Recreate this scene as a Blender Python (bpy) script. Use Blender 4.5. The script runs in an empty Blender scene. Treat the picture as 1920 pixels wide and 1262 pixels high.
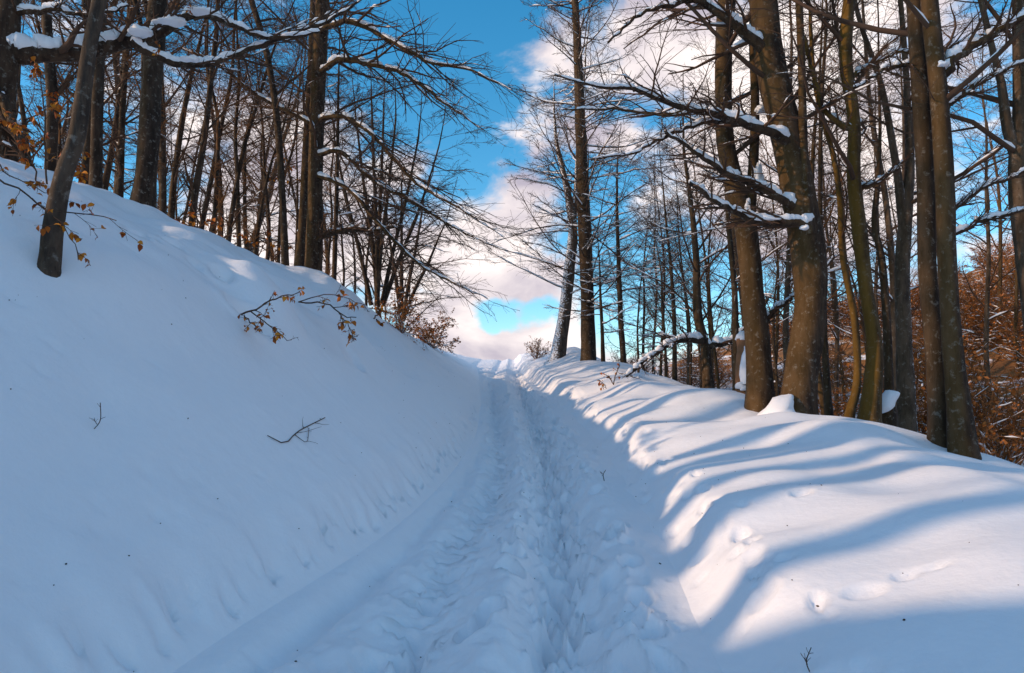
import bpy, math, random
import numpy as np

# ------------------------------------------------------------------ camera, sky, sun, exposure
SC = bpy.context.scene
COL = SC.collection
CAMZ, PITCH, F = 1.6, math.radians(6.0), 1280.0
cam_data = bpy.data.cameras.new('camera')
cam_data.lens = 24.0; cam_data.sensor_width = 36.0
cam_data.clip_start = 0.05; cam_data.clip_end = 5000.0
cam = bpy.data.objects.new('camera', cam_data); COL.objects.link(cam)
cam.location = (0, 0, CAMZ); cam.rotation_euler = (math.pi/2 + PITCH, 0, 0)
SC.camera = cam

def ray(u, v):
    cx, cy = (u-960)/F, (631-v)/F
    return np.array([cx, math.cos(PITCH)-cy*math.sin(PITCH), math.sin(PITCH)+cy*math.cos(PITCH)])
def at(u, v, Y):
    d = ray(u, v); return np.array([0, 0, CAMZ]) + d*(Y/d[1])

SUN_AZ = math.radians(-107.0)      # clockwise from +Y (ahead): from the left, a little behind
SUN_EL = math.radians(24.0)
SUN_DIR = np.array([math.sin(SUN_AZ)*math.cos(SUN_EL), math.cos(SUN_AZ)*math.cos(SUN_EL), math.sin(SUN_EL)])
sl = bpy.data.lights.new('sun', 'SUN'); sl.energy = 3.1; sl.angle = math.radians(0.8); sl.color = (1.0, 0.70, 0.46)
sun = bpy.data.objects.new('sun', sl); COL.objects.link(sun)
from mathutils import Vector
sun.rotation_euler = Vector(SUN_DIR).to_track_quat('Z', 'Y').to_euler()
sun.location = (-30, 0, 30)

world = bpy.data.worlds.new('World'); SC.world = world; world.use_nodes = True
def build_world():
    nt = world.node_tree; nt.nodes.clear()
    N = lambda t: nt.nodes.new(t)
    L = nt.links.new
    out = N('ShaderNodeOutputWorld'); bg = N('ShaderNodeBackground'); bg.inputs[1].default_value = 0.15
    sky = N('ShaderNodeTexSky'); sky.sky_type = 'NISHITA'; sky.sun_disc = False
    sky.sun_elevation = SUN_EL; sky.sun_rotation = SUN_AZ % (2*math.pi)
    sky.air_density = 1.0; sky.dust_density = 0.25; sky.ozone_density = 2.6
    tc = N('ShaderNodeTexCoord')
    gen = tc.outputs['Generated']
    hsv = N('ShaderNodeHueSaturation'); hsv.inputs['Saturation'].default_value = 1.34; hsv.inputs['Value'].default_value = 1.35; hsv.inputs['Hue'].default_value = 0.485
    L(sky.outputs[0], hsv.inputs['Color'])
    mp = N('ShaderNodeMapping'); mp.inputs['Scale'].default_value = (1, 1, 1.9); mp.inputs['Location'].default_value = (3.1, 1.7, 0.4)
    L(gen, mp.inputs[0])
    def noise(sc, det, rough, dist):
        n = N('ShaderNodeTexNoise'); n.inputs['Scale'].default_value = sc; n.inputs['Detail'].default_value = det
        n.inputs['Roughness'].default_value = rough; n.inputs['Distortion'].default_value = dist
        L(mp.outputs[0], n.inputs['Vector']); return n.outputs[0]
    def mth(op, a, b, clamp=False):
        m = N('ShaderNodeMath'); m.operation = op; m.use_clamp = clamp
        for i, q in enumerate((a, b)):
            if isinstance(q, (int, float)): m.inputs[i].default_value = q
            else: L(q, m.inputs[i])
        return m.outputs[0]
    dens = mth('ADD', mth('MULTIPLY', noise(3.4, 10, 0.60, 0.3), 1.9), -.49)
    # banks of cloud and clear gaps where they stand over the wood
    blobs = [(820, 60, 14, -.14), (700, 200, 8, -.06), (1190, 480, 8, -.26), (1130, 580, 5, -.15), (1860, 330, 8, -.24), (1310, 520, 6, -.12), (1090, 400, 5, -.10),
             (1500, 540, 6, -.14), (905, 597, 1.9, -.30), (928, 598, 1.7, -.22), (950, 595, 2.0, -.32), (985, 597, 1.9, -.30), (1020, 592, 1.8, -.28), (240, 260, 8, -.10), (1060, 30, 6, -.08),
             (540, 400, 13, .20), (880, 420, 9, .20), (1220, 180, 13, .20), (960, 668, 4.5, .4), (1650, 130, 14, .16),
             (1640, 450, 9, .20), (1240, 330, 8, .14), (860, 650, 5, .22), (1180, 680, 9, .2), (1450, 320, 10, .16), (980, 480, 6, .2), (120, 60, 10, .12), (1900, 560, 8, .16)]
    for u, v, deg, amp in blobs:
        d = ray(u, v); d = d/np.linalg.norm(d)
        vm = N('ShaderNodeVectorMath'); vm.operation = 'DOT_PRODUCT'; L(gen, vm.inputs[0]); vm.inputs[1].default_value = tuple(d)
        mr = N('ShaderNodeMapRange'); mr.interpolation_type = 'SMOOTHSTEP'
        mr.inputs[1].default_value = math.cos(math.radians(deg*1.25)); mr.inputs[2].default_value = math.cos(math.radians(deg*0.15))
        mr.inputs[3].default_value = 0; mr.inputs[4].default_value = amp
        L(vm.outputs['Value'], mr.inputs[0])
        dens = mth('ADD', dens, mr.outputs[0])
    mask = N('ShaderNodeMapRange'); mask.interpolation_type = 'SMOOTHSTEP'
    mask.inputs[1].default_value = 0.46; mask.inputs[2].default_value = 0.70; L(dens, mask.inputs[0])
    shade = N('ShaderNodeMapRange'); shade.inputs[1].default_value = 0.34; shade.inputs[2].default_value = 0.62
    L(noise(5.2, 6, 0.55, 0.2), shade.inputs[0])
    cc = N('ShaderNodeMix'); cc.data_type = 'RGBA'
    cc.inputs[6].default_value = (3.3, 3.0, 3.6, 1); cc.inputs[7].default_value = (7.6, 6.8, 6.5, 1)
    L(shade.outputs[0], cc.inputs[0])
    mx = N('ShaderNodeMix'); mx.data_type = 'RGBA'
    L(mask.outputs[0], mx.inputs[0]); L(hsv.outputs[0], mx.inputs[6]); L(cc.outputs[2], mx.inputs[7])
    L(mx.outputs[2], bg.inputs[0]); L(bg.outputs[0], out.inputs[0])
build_world()
SC.view_settings.view_transform = 'Standard'; SC.view_settings.look = 'None'
SC.view_settings.exposure = 0.14; SC.view_settings.gamma = 1.0
SC.render.engine = 'CYCLES'
SC.cycles.max_bounces = 6; SC.cycles.diffuse_bounces = 4; SC.cycles.use_denoising = True

# ------------------------------------------------------------------ helpers
def vnoise(x, y, seed=0):
    """smooth value noise in -1..1, vectorised"""
    x = np.asarray(x, float); y = np.asarray(y, float)
    xi = np.floor(x).astype(np.int64); yi = np.floor(y).astype(np.int64)
    fx = x-xi; fy = y-yi
    fx = fx*fx*fx*(fx*(fx*6-15)+10); fy = fy*fy*fy*(fy*(fy*6-15)+10)
    def hsh(a, b):
        n = (a*374761393 + b*668265263 + seed*1442695041) & 0x7fffffff
        n = ((n ^ (n >> 13))*1274126177) & 0x7fffffff
        n = (n ^ (n >> 16)) & 0xffff
        return n/32767.5-1
    a = hsh(xi, yi); b = hsh(xi+1, yi); c = hsh(xi, yi+1); d = hsh(xi+1, yi+1)
    return (a*(1-fx)+b*fx)*(1-fy)+(c*(1-fx)+d*fx)*fy
def fbm(x, y, octv=4, seed=0, g=0.5):
    s = 0; a = 1.0
    for i in range(octv):
        s = s+a*vnoise(x*2**i+i*17.3, y*2**i-i*9.1, seed+i); a *= g
    return s
def sstep(a, b, x):
    t = np.clip((np.asarray(x, float)-a)/(b-a), 0, 1); return t*t*(3-2*t)
def gauss_smooth(tab, step, sig):
    k = np.arange(-int(3*sig/step), int(3*sig/step)+1)*step
    w = np.exp(-k**2/(2*sig*sig)); w /= w.sum()
    p = np.pad(tab, len(k)//2, mode='reflect', reflect_type='odd')
    return np.convolve(p, w, 'valid')
def table(pts, step, sig):
    xs = np.arange(pts[0][0], pts[-1][0]+step/2, step)
    ys = gauss_smooth(np.interp(xs, [p[0] for p in pts], [p[1] for p in pts]), step, sig)
    return lambda q: np.interp(q, xs, ys)

def quads_mesh(name, V, Q):
    V = np.ascontiguousarray(V, np.float32); Q = np.ascontiguousarray(Q, np.int32)
    me = bpy.data.meshes.new(name)
    me.vertices.add(len(V)); me.vertices.foreach_set('co', V.ravel())
    me.loops.add(Q.size); me.loops.foreach_set('vertex_index', Q.ravel())
    me.polygons.add(len(Q)); me.polygons.foreach_set('loop_start', np.arange(0, Q.size, Q.shape[1], dtype=np.int32))
    me.polygons.foreach_set('use_smooth', np.ones(len(Q), bool))
    me.update(); me.validate()
    return me
def obj(name, me, mat, parent=None, kind=None):
    o = bpy.data.objects.new(name, me); COL.objects.link(o)
    if mat is not None and len(me.materials) == 0: me.materials.append(mat)
    if parent is not None: o.parent = parent
    if kind: o['kind'] = kind
    return o
def empty(name, loc, label, cat, group=None):
    o = bpy.data.objects.new(name, None); COL.objects.link(o); o.location = loc; o.empty_display_size = .2
    o['label'] = label; o['category'] = cat
    if group: o['group'] = group
    return o
def copy_tree(o, parent=None):
    c = o.copy(); COL.objects.link(c)
    if parent is not None: c.parent = parent
    for ch in list(o.children): copy_tree(ch, c)
    return c

# ------------------------------------------------------------------ materials
def mat(name):
    m = bpy.data.materials.new(name); m.use_nodes = True
    nt = m.node_tree; b = nt.nodes['Principled BSDF']
    return m, nt, b
def nd(nt, t, **kw):
    n = nt.nodes.new(t)
    for k, v in kw.items(): setattr(n, k, v)
    return n
def noise_node(nt, vec, scale, detail=4, rough=.5):
    n = nd(nt, 'ShaderNodeTexNoise'); n.inputs['Scale'].default_value = scale; n.inputs['Detail'].default_value = detail; n.inputs['Roughness'].default_value = rough
    nt.links.new(vec, n.inputs['Vector']); return n.outputs[0]
def ramp(nt, fac, stops):
    r = nd(nt, 'ShaderNodeValToRGB'); el = r.color_ramp.elements
    while len(el) < len(stops): el.new(0.5)
    for e, (p, c) in zip(el, stops): e.position = p; e.color = (*c, 1)
    nt.links.new(fac, r.inputs[0]); return r.outputs[0]
def mix(nt, fac, a, b):
    m = nd(nt, 'ShaderNodeMix', data_type='RGBA')
    for i, q in ((0, fac), (6, a), (7, b)):
        if hasattr(q, 'is_linked'): nt.links.new(q, m.inputs[i])
        else: m.inputs[i].default_value = q if i == 0 else (*q, 1)
    return m.outputs[2]
def maprange(nt, v, a, b, c=0., d=1.):
    m = nd(nt, 'ShaderNodeMapRange', interpolation_type='SMOOTHSTEP')
    for i, q in enumerate((a, b, c, d)): m.inputs[i+1].default_value = q
    nt.links.new(v, m.inputs[0]); return m.outputs[0]
def bump(nt, b, h, strength, dist, prev=None):
    n = nd(nt, 'ShaderNodeBump'); n.inputs['Strength'].default_value = strength; n.inputs['Distance'].default_value = dist
    nt.links.new(h, n.inputs['Height'])
    if prev: nt.links.new(prev, n.inputs['Normal'])
    nt.links.new(n.outputs[0], b.inputs['Normal']); return n.outputs[0]

def snow_mat(name, ground=True):
    m, nt, b = mat(name)
    tc = nd(nt, 'ShaderNodeTexCoord').outputs['Object']
    n1 = noise_node(nt, tc, 9 if ground else 25, 6, .6)
    col = mix(nt, n1, (0.86, 0.865, 0.895), (0.91, 0.91, 0.92))
    nt.links.new(col, b.inputs['Base Color'])
    b.inputs['Roughness'].default_value = 0.62; b.inputs['Specular IOR Level'].default_value = 0.25
    p = bump(nt, b, noise_node(nt, tc, 14, 5, .6), .25, .03)
    bump(nt, b, noise_node(nt, tc, 160, 3, .7), .22, .006, p)
    return m
SNOW = snow_mat('snow')
SNOW_B = snow_mat('branch_snow', False)

def hill_mat():
    m, nt, b = mat('hill_bracken')
    tc = nd(nt, 'ShaderNodeTexCoord').outputs['Object']
    mp = nd(nt, 'ShaderNodeMapping'); mp.inputs['Scale'].default_value = (.35, .35, 1.6); nt.links.new(tc, mp.inputs[0])
    n = noise_node(nt, mp.outputs[0], 1.1, 8, .68)
    brown = ramp(nt, noise_node(nt, tc, .6, 6, .7), [(.25, (.14, .055, .015)), (.5, (.32, .13, .03)), (.75, (.46, .21, .06))])
    # bracken shows on the slope at the right, snow elsewhere
    sep = nd(nt, 'ShaderNodeSeparateXYZ'); nt.links.new(tc, sep.inputs[0])
    side = maprange(nt, sep.outputs[0], 9, 16)
    mth = nd(nt, 'ShaderNodeMath', operation='MULTIPLY'); nt.links.new(side, mth.inputs[0]); nt.links.new(maprange(nt, n, .64, .52), mth.inputs[1])
    col = mix(nt, mth.outputs[0], (.86, .87, .91), brown)
    nt.links.new(col, b.inputs['Base Color']); b.inputs['Roughness'].default_value = .8
    bump(nt, b, noise_node(nt, tc, 5, 6, .7), .5, .15)
    return m
HILL = hill_mat()

def bark_mat(name, c0, c1, moss=0.4, snow=0.3, scale=1.0, wind=(.75, -.2, .62)):
    m, nt, b = mat(name)
    tc = nd(nt, 'ShaderNodeTexCoord').outputs['Object']
    mp = nd(nt, 'ShaderNodeMapping'); mp.inputs['Scale'].default_value = (6*scale, 6*scale, 1.6*scale); nt.links.new(tc, mp.inputs[0])
    big = noise_node(nt, mp.outputs[0], 1.3, 8, .65)
    col = mix(nt, maprange(nt, big, .36, .64), c0, c1)
    geo = nd(nt, 'ShaderNodeNewGeometry')
    lich = noise_node(nt, tc, 14*scale, 5, .7)
    col = mix(nt, maprange(nt, lich, .55, .68, 0, .6), col, (.23, .21, .18))        # pale lichen flecks
    fl = noise_node(nt, tc, 55*scale, 3, .6)
    col = mix(nt, maprange(nt, fl, .64, .78, 0, .4), col, (.17, .15, .125))
    col = mix(nt, maprange(nt, noise_node(nt, mp.outputs[0], 5, 6, .7), .42, .30, 0, .7), col, (.012, .008, .006))
    if moss:
        dt = nd(nt, 'ShaderNodeVectorMath', operation='DOT_PRODUCT'); dt.inputs[1].default_value = (-.8, -.55, .1)
        nt.links.new(geo.outputs['Normal'], dt.inputs[0])
        ad = nd(nt, 'ShaderNodeMath', operation='ADD'); nt.links.new(dt.outputs['Value'], ad.inputs[0]); nt.links.new(noise_node(nt, tc, 2.2, 5, .6), ad.inputs[1])
        col = mix(nt, maprange(nt, ad.outputs[0], .75, 1.45, 0, moss), col, (.20, .105, .012))
    if snow:
        dt = nd(nt, 'ShaderNodeVectorMath', operation='DOT_PRODUCT'); dt.inputs[1].default_value = wind
        nt.links.new(geo.outputs['Normal'], dt.inputs[0])
        ad = nd(nt, 'ShaderNodeMath', operation='MULTIPLY_ADD'); nt.links.new(dt.outputs['Value'], ad.inputs[0]); ad.inputs[1].default_value = .35
        nt.links.new(noise_node(nt, tc, 16, 7, .75), ad.inputs[2])
        th = 1.02-.28*snow
        col = mix(nt, maprange(nt, ad.outputs[0], th, th+.06), col, (.84, .86, .9))   # wind-driven snow stuck to the bark
    nt.links.new(col, b.inputs['Base Color']); b.inputs['Roughness'].default_value = .85; b.inputs['Specular IOR Level'].default_value = .2
    bump(nt, b, big, .7, .03)
    return m
BARK = bark_mat('bark_brown', (.026, .015, .010), (.072, .044, .027), .25, .12)
BARK_D = bark_mat('bark_dark', (.022, .014, .010), (.062, .040, .027), .15, .12)
BARK_G = bark_mat('bark_grey', (.042, .030, .022), (.12, .082, .058), .12, .8)
BARK_S = bark_mat('bark_snow_plastered', (.042, .030, .022), (.12, .082, .058), .1, .95, 1.0, (-.7, -.5, .5))
BARK_L = bark_mat('bark_weathered', (.034, .024, .018), (.105, .072, .05), .1, .15)
BARK_Y = bark_mat('bark_mossy', (.045, .026, .012), (.12, .072, .03), .6, .2)
def plain_mat(name, c0, c1, scale=8, rough=.85):
    m, nt, b = mat(name)
    tc = nd(nt, 'ShaderNodeTexCoord').outputs['Object']
    nt.links.new(mix(nt, noise_node(nt, tc, scale, 4, .6), c0, c1), b.inputs['Base Color']); b.inputs['Roughness'].default_value = rough
    b.inputs['Specular IOR Level'].default_value = .2
    return m
TWIG = plain_mat('twig_bark', (.05, .028, .018), (.12, .068, .042), 3)
TWIG_W = plain_mat('twig_bark_warm', (.12, .05, .02), (.26, .12, .045), 3)
LEAF = plain_mat('dead_beech_leaf', (.42, .11, .01), (.68, .22, .02), 30, .6)
def vary(m):
    nt = m.node_tree; b = nt.nodes['Principled BSDF']; src = b.inputs['Base Color'].links[0].from_socket
    h = nd(nt, 'ShaderNodeHueSaturation'); oi = nd(nt, 'ShaderNodeObjectInfo'); mr = nd(nt, 'ShaderNodeMapRange'); mr.inputs[3].default_value = .45; mr.inputs[4].default_value = 1.15
    nt.links.new(oi.outputs['Random'], mr.inputs[0]); nt.links.new(mr.outputs[0], h.inputs['Value']); nt.links.new(src, h.inputs['Color']); nt.links.new(h.outputs[0], b.inputs['Base Color'])
    m2 = nd(nt, 'ShaderNodeMapRange'); m2.inputs[3].default_value = .485; m2.inputs[4].default_value = .515
    nt.links.new(oi.outputs['Random'], m2.inputs[0]); nt.links.new(m2.outputs[0], h.inputs['Hue'])
vary(LEAF)
LEAF_B = plain_mat('brown_bracken_leaf', (.30, .09, .02), (.55, .20, .045), 30, .7)
WOOD = plain_mat('broken_wood', (.16, .075, .035), (.30, .15, .075), 20)

# ------------------------------------------------------------------ terrain
_ys = np.arange(-200, 1400, .5)
_slope = np.interp(_ys, [-200, 57, 66, 75, 140, 200, 1400], [.098, .098, .02, -.09, -.09, 0.0, 0.0])
_z = np.concatenate([[0], np.cumsum((_slope[1:]+_slope[:-1])*.25)]); _z -= np.interp(0, _ys, _z)
zr = lambda y: np.interp(y, _ys, _z)
def road_hit(u, v):
    d = ray(u, v); t = CAMZ/(.098*d[1]-d[2]); return d[0]*t, d[1]*t
def edge(pix):
    p = sorted([road_hit(u, v)[::-1] for u, v in pix])
    return p
_le = edge([(330, 1225), (610, 1085), (735, 1000), (840, 900), (893, 820), (903, 750), (897, 700), (893, 686)])
_re = edge([(1340, 1262), (1290, 1150), (1230, 1000), (1180, 900), (1100, 800), (1020, 735), (968, 693)])
_le = [(-200, _le[0][1]-.1), (1.5, _le[0][1]-.05)]+_le+[(62, -2.6), (1400, -6)]
_re = [(-200, _re[0][1]+.05), (1.5, _re[0][1])]+_re+[(62, .2), (1400, 0)]
def tabfn(p, sig):
    f = table([q for q in p if q[0] > -1]if False else [(-10, p[0][1])]+[q for q in p if -10 < q[0] < 80]+[(90, p[-2][1])], .1, sig)
    return f
xl = tabfn(_le, .8); xr0 = tabfn(_re, .8)
def xr(y): return xr0(y)+.10*vnoise(np.asarray(y, float)*1.15, 0*np.asarray(y, float), 5)*sstep(3, 9, y)+.05*vnoise(np.asarray(y, float)*2.7, 0*np.asarray(y, float), 6)

bankH = table([(-40, 7.2), (-3, 7.2), (-.8, 7.2), (.2, 5.0), (1.6, 4.5), (3.2, 4.25), (4.8, 4.0), (6.3, 3.45), (7.5, 3.3), (9, 3.45), (12, 3.5), (18, 3.0), (26, 2.25), (36, 1.7), (50, 1.0), (60, .5), (90, .3)], .1, .45)  # crest raised out of view near the camera, shaped to shade road and berm
bankS = table([(-40, 6.8), (1, 6.4), (3, 4.6), (6, 3.9), (12, 4.2), (18, 4.2), (30, 3.8), (50, 3.2), (90, 3)], .25, 1.5)
bermP = table([(-3, 0), (0, 0), (.12, .1), (.34, .42), (.8, .56), (1.3, .68), (2.2, .80), (2.9, .70), (3.7, .40), (5.2, -.35), (7, -1.1), (9.5, -1.5), (14, -1.1), (20, -.5), (24, -.3), (40, 0.0), (60, 0)], .02, .10)
bermK = table([(-20, .75), (2, .78), (6, .80), (10, .74), (16, .76), (24, 1.0), (34, 1.2), (50, 1.0), (70, .5), (100, .4)], .25, 1.0)
hillP = table([(0, 0), (12, 0), (17, 1.0), (24, 3.4), (30, 5.2), (44, 10), (60, 14), (90, 19), (150, 22), (500, 20), (1000, 10)], .5, 2.0)

def terrain(x, y, s=None, region=None):
    x = np.asarray(x, float); y = np.asarray(y, float)
    L, R = xl(y), xr(y)
    z = zr(y)
    sL = L-x; sR = x-R
    # left bank
    H, S = bankH(y), bankS(y)*(1+.10*vnoise(y*.25, 0*y, 31))
    q = np.maximum(sL, 0)/S
    prof = .5*(q+1-np.sqrt((q-1)**2+.06)); prof -= .5*(1-math.sqrt(1.06)); prof = np.maximum(prof, 0)
    foot = (.17*sstep(0, .36, sL)+.05*vnoise(y*6.5+.8*sL, sL*.6, 33)*sstep(.03, .2, sL)*(1-sstep(.15, .42, sL))+.05*vnoise(y*14, sL*2.5, 34)*sstep(.02, .15, sL)*(1-sstep(.12, .34, sL)))*(1-.75*sstep(9, 18, y))
    bank = H*prof*1.02+foot
    und = fbm(x*.45+3, y*.35, 4, 41)*.26*sstep(.6, 3.0, sL)+fbm(x*.9+5, y*.8-.5*x, 3, 47)*.05*sstep(.3, 1.2, sL)+fbm(x*3.1+.9*y, y*1.7, 3, 49)*.012*sstep(.3, 1.0, sL)
    # gullies running down the bank
    g1 = np.exp(-((y-12.3-.35*(sL-2.5))/1.0)**2)*sstep(.6, 2.2, sL)*(1-sstep(3.6, 5.2, sL))
    bank = bank+und-.30*g1 + np.where(sL > S, .02*np.minimum(sL-S, 60)-.05*np.maximum(sL-70, 0)*0, 0)
    bank = bank+.02*fbm(y*2.6, sL*2.2, 3, 53)*sstep(0, .1, sL)*(1-sstep(.4, .9, sL))
    z = z+np.where(sL > 0, bank, 0)
    # right berm, dip and hillside
    sR2 = np.maximum(sR, 0)
    k = bermK(y)
    bp = bermP(np.minimum(sR2, 59))-float(bermP(0.0))*(1-sstep(0, .4, sR2)); bp = np.where(bp > 0, bp*k, bp)
    lump = fbm(x*.5+9, y*.6, 3, 61)*.14*sstep(.4, 1.6, sR2)
    rip = vnoise(y*1.5+.25*sR2, sR2*.5, 67)*.09*sstep(.15, .5, sR2)*(1-.6*sstep(1.2, 3.2, sR2))*sstep(3, 7, y)
    rip = rip+vnoise(y*3.2+.3*sR2, sR2*.8, 68)*.035*sstep(.1, .35, sR2)*(1-sstep(.6, 1.4, sR2))
    crink = vnoise(y*2.1, sR2*2.2, 69)*.10*sstep(.05, .3, sR2)*(1-sstep(.5, 1.3, sR2))*sstep(20, 34, y)
    mound = sstep(0, .5, sR2)*.45*np.exp(-((y-31)/2.2)**2-((x-2.7)/.8)**2)
    big = fbm(x*.12, y*.12, 4, 71)*.5*sstep(4, 12, sR2)
    hl = hillP(np.minimum(sR2, 990))*(1+.25*vnoise(x*.03, y*.03, 73))
    z = z+np.where(sR > 0, bp+lump+rip+crink+mound+big+hl, 0)
    # road relief
    mid = (x-L)/np.maximum(R-L, .2)
    onroad = (sL <= 0) & (sR <= 0)
    z = z+np.where(onroad, road_relief(x, y, mid), 0)
    return z

def line(pix):
    p = sorted([road_hit(u, v)[::-1] for u, v in pix])
    ys = [q[0] for q in p]; xs = [q[1] for q in p]
    return lambda y: np.interp(y, ys, xs)
rutR = line([(975, 715), (1003, 780), (1030, 842), (1054, 979), (1066, 1133), (1066, 1237)])
rutL = line([(918, 715), (932, 780), (945, 858), (920, 937), (868, 1004), (817, 1083), (775, 1175), (740, 1262)])
ridge = line([(945, 715), (962, 790), (982, 883), (978, 979), (962, 1070), (935, 1175), (900, 1262)])
gut = line([(905, 760), (897, 830), (850, 905), (745, 1020), (640, 1110), (520, 1200), (430, 1262)])
def road_relief(x, y, mid):
    g = lambda c, w: np.exp(-((x-c)/w)**2)
    e = np.clip(np.minimum(mid, 1-mid)*6, 0, 1)
    e = e*e*(3-2*e)
    r = -.22*g(rutR(y), .26)-.14*g(rutL(y), .22)+.07*g(ridge(y), .14)
    r = r-.18*g(gut(y), .14)*(1-sstep(10, 13, y))
    r = r+.035*g((rutR(y)+xr0(y))/2, .15)
    r = r+.032*fbm(x*5, y*3, 4, 81)+.026*fbm(x*13, y*9, 3, 85)*(g(rutR(y), .34)+.2)
    return r*e

def ground_z(x, y): return float(terrain(np.array([x]), np.array([y]))[0])
def ground_hit(u, v, tmax=120):
    d = ray(u, v); t = np.linspace(1.5, tmax, 6000)
    P = np.array([0, 0, CAMZ])[None]+t[:, None]*d[None]
    below = P[:, 2] < terrain(P[:, 0], P[:, 1])
    i = int(np.argmax(below)) if below.any() else len(t)-1
    return P[i]

def build_ground():
    def steps(parts):
        out = [0.0]
        for end, st in parts:
            n = max(1, int(round((end-out[-1])/st))); out += list(np.linspace(out[-1], end, n+1)[1:])
        return out
    s = steps([(.6, .025), (6.0, .055)])
    while s[-1] < 900: s.append(s[-1]+max(.06, .09*(s[-1]-5.2)))
    sl_ = np.array(s)
    s = steps([(.9, .025), (5.0, .05)])
    while s[-1] < 900: s.append(s[-1]+max(.06, .07*(s[-1]-4.2)))
    sr_ = np.array(s)
    ys = [-120, -80, -50, -30, -20, -12, -8, -5, -3, -2, -1, -.5, 0, .3, .6, .9, 1.1]
    while ys[-1] < 75: ys.append(ys[-1]+max(.022, .0058*ys[-1]))
    while ys[-1] < 1200: ys.append(ys[-1]*1.06)
    ys = np.array(ys)
    nr = 121
    Y = ys[:, None]
    Lx, Rx = xl(ys)[:, None], xr(ys)[:, None]
    XL = Lx-sl_[None, ::-1]                        # ends on the road edge
    XM = Lx+(Rx-Lx)*np.linspace(0, 1, nr)[None]
    XR = Rx+sr_[None]
    def mk(name, X, material, road=False):
        Yb = np.broadcast_to(Y, X.shape)
        Z = terrain(X, Yb)
        if road: Z = Z+stamps(X, Yb)
        elif name == 'snow_bank': Z = Z+bank_dents(X, Yb)
        elif name == 'snow_berm': Z = Z+berm_dents(X, Yb)
        V = np.stack([X, Yb, Z], -1).reshape(-1, 3)
        a, b = X.shape
        I = np.arange(a*b).reshape(a, b)
        Q = np.stack([I[:-1, :-1], I[:-1, 1:], I[1:, 1:], I[1:, :-1]], -1).reshape(-1, 4)
        return obj(name, quads_mesh(name, V, Q), material, kind='structure')
    mk('snow_bank', XL, SNOW)
    mk('snow_road', XM, SNOW, True)
    ci = int(np.searchsorted(sr_, 11.0))
    mk('snow_berm', XR[:, :ci+1], SNOW)
    mk('hillside', XR[:, ci:], HILL)

def dent(X, Y, Z, cx, cy, a, b, rot, depth, rim=.25):
    i0, i1 = np.searchsorted(Y[:, 0], [cy-2.2*max(a, b), cy+2.2*max(a, b)])
    if i1-i0 < 2: return
    x = X[i0:i1]-cx; y = Y[i0:i1]-cy
    c, s = math.cos(rot), math.sin(rot)
    p = (x*c+y*s)/a; q = (-x*s+y*c)/b
    r = np.sqrt(p*p+q*q)
    Z[i0:i1] += -depth*np.exp(-r**4*.9)+rim*depth*np.exp(-((r-1.25)/.28)**2)
def stamps(X, Y):
    Z = np.zeros(X.shape); R = random.Random(5)
    y = 2.4
    while y < 48:                                   # trodden footprints in the deep rut
        for k in range(2):
            cx = float(rutR(y))+R.gauss(0, .13); 
            dent(X, Y, Z, cx, y+R.uniform(-.1, .1), R.uniform(.05, .08), R.uniform(.09, .16), R.uniform(-.5, .5), R.uniform(.03, .075), .45)
        y += .085 if y < 14 else .2
    y = 2.6
    while y < 40:                                   # crosswise tread marks of the other wheel
        cx = float(rutL(y))+R.gauss(0, .05)
        dent(X, Y, Z, cx, y, R.uniform(.11, .20), R.uniform(.035, .06), R.uniform(-.35, .5), R.uniform(.03, .065), .45)
        y += R.uniform(.13, .3)
    for u, v, d in [(955, 1075, .09), (918, 1158, .09), (885, 1185, .07), (960, 1022, .07), (1190, 1165, .11), (1150, 1080, .06), (1180, 1060, .06), (1215, 1195, .09),
                    (695, 1225, .06), (790, 1180, .07), (770, 1215, .07), (810, 1110, .05), (860, 1075, .05), (1160, 990, .05), (1120, 920, .05), (1200, 1120, .06)]:
        x, yy = road_hit(u, v)
        dent(X, Y, Z, x, yy, .075, .13, R.uniform(-.6, .6), d, .3)
    yy = 2.7
    while yy < 22:
        for c_, sd in ((ridge, .10), (rutL, .16), (lambda q: rutR(q)+.42, .10)):
            if R.random() < .5: dent(X, Y, Z, float(c_(yy))+R.gauss(0, sd), yy+R.uniform(-.15, .15), R.uniform(.05, .065), R.uniform(.11, .15), R.gauss(0, .3), R.uniform(.045, .09), .35)
        yy += .33
    for i in range(260):
        yy = 2.5+28*R.random()**1.6; t = R.random()
        x = float(xl(yy))+t*float(xr(yy)-xl(yy))
        dent(X, Y, Z, x, yy, R.uniform(.02, .06), R.uniform(.02, .06), R.uniform(0, 3), R.uniform(.006, .018), .3)
    L, Rr = xl(Y), xr(Y); e = np.clip(np.minimum(X-L, Rr-X)/.08, 0, 1)
    return Z*e*1.3
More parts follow.
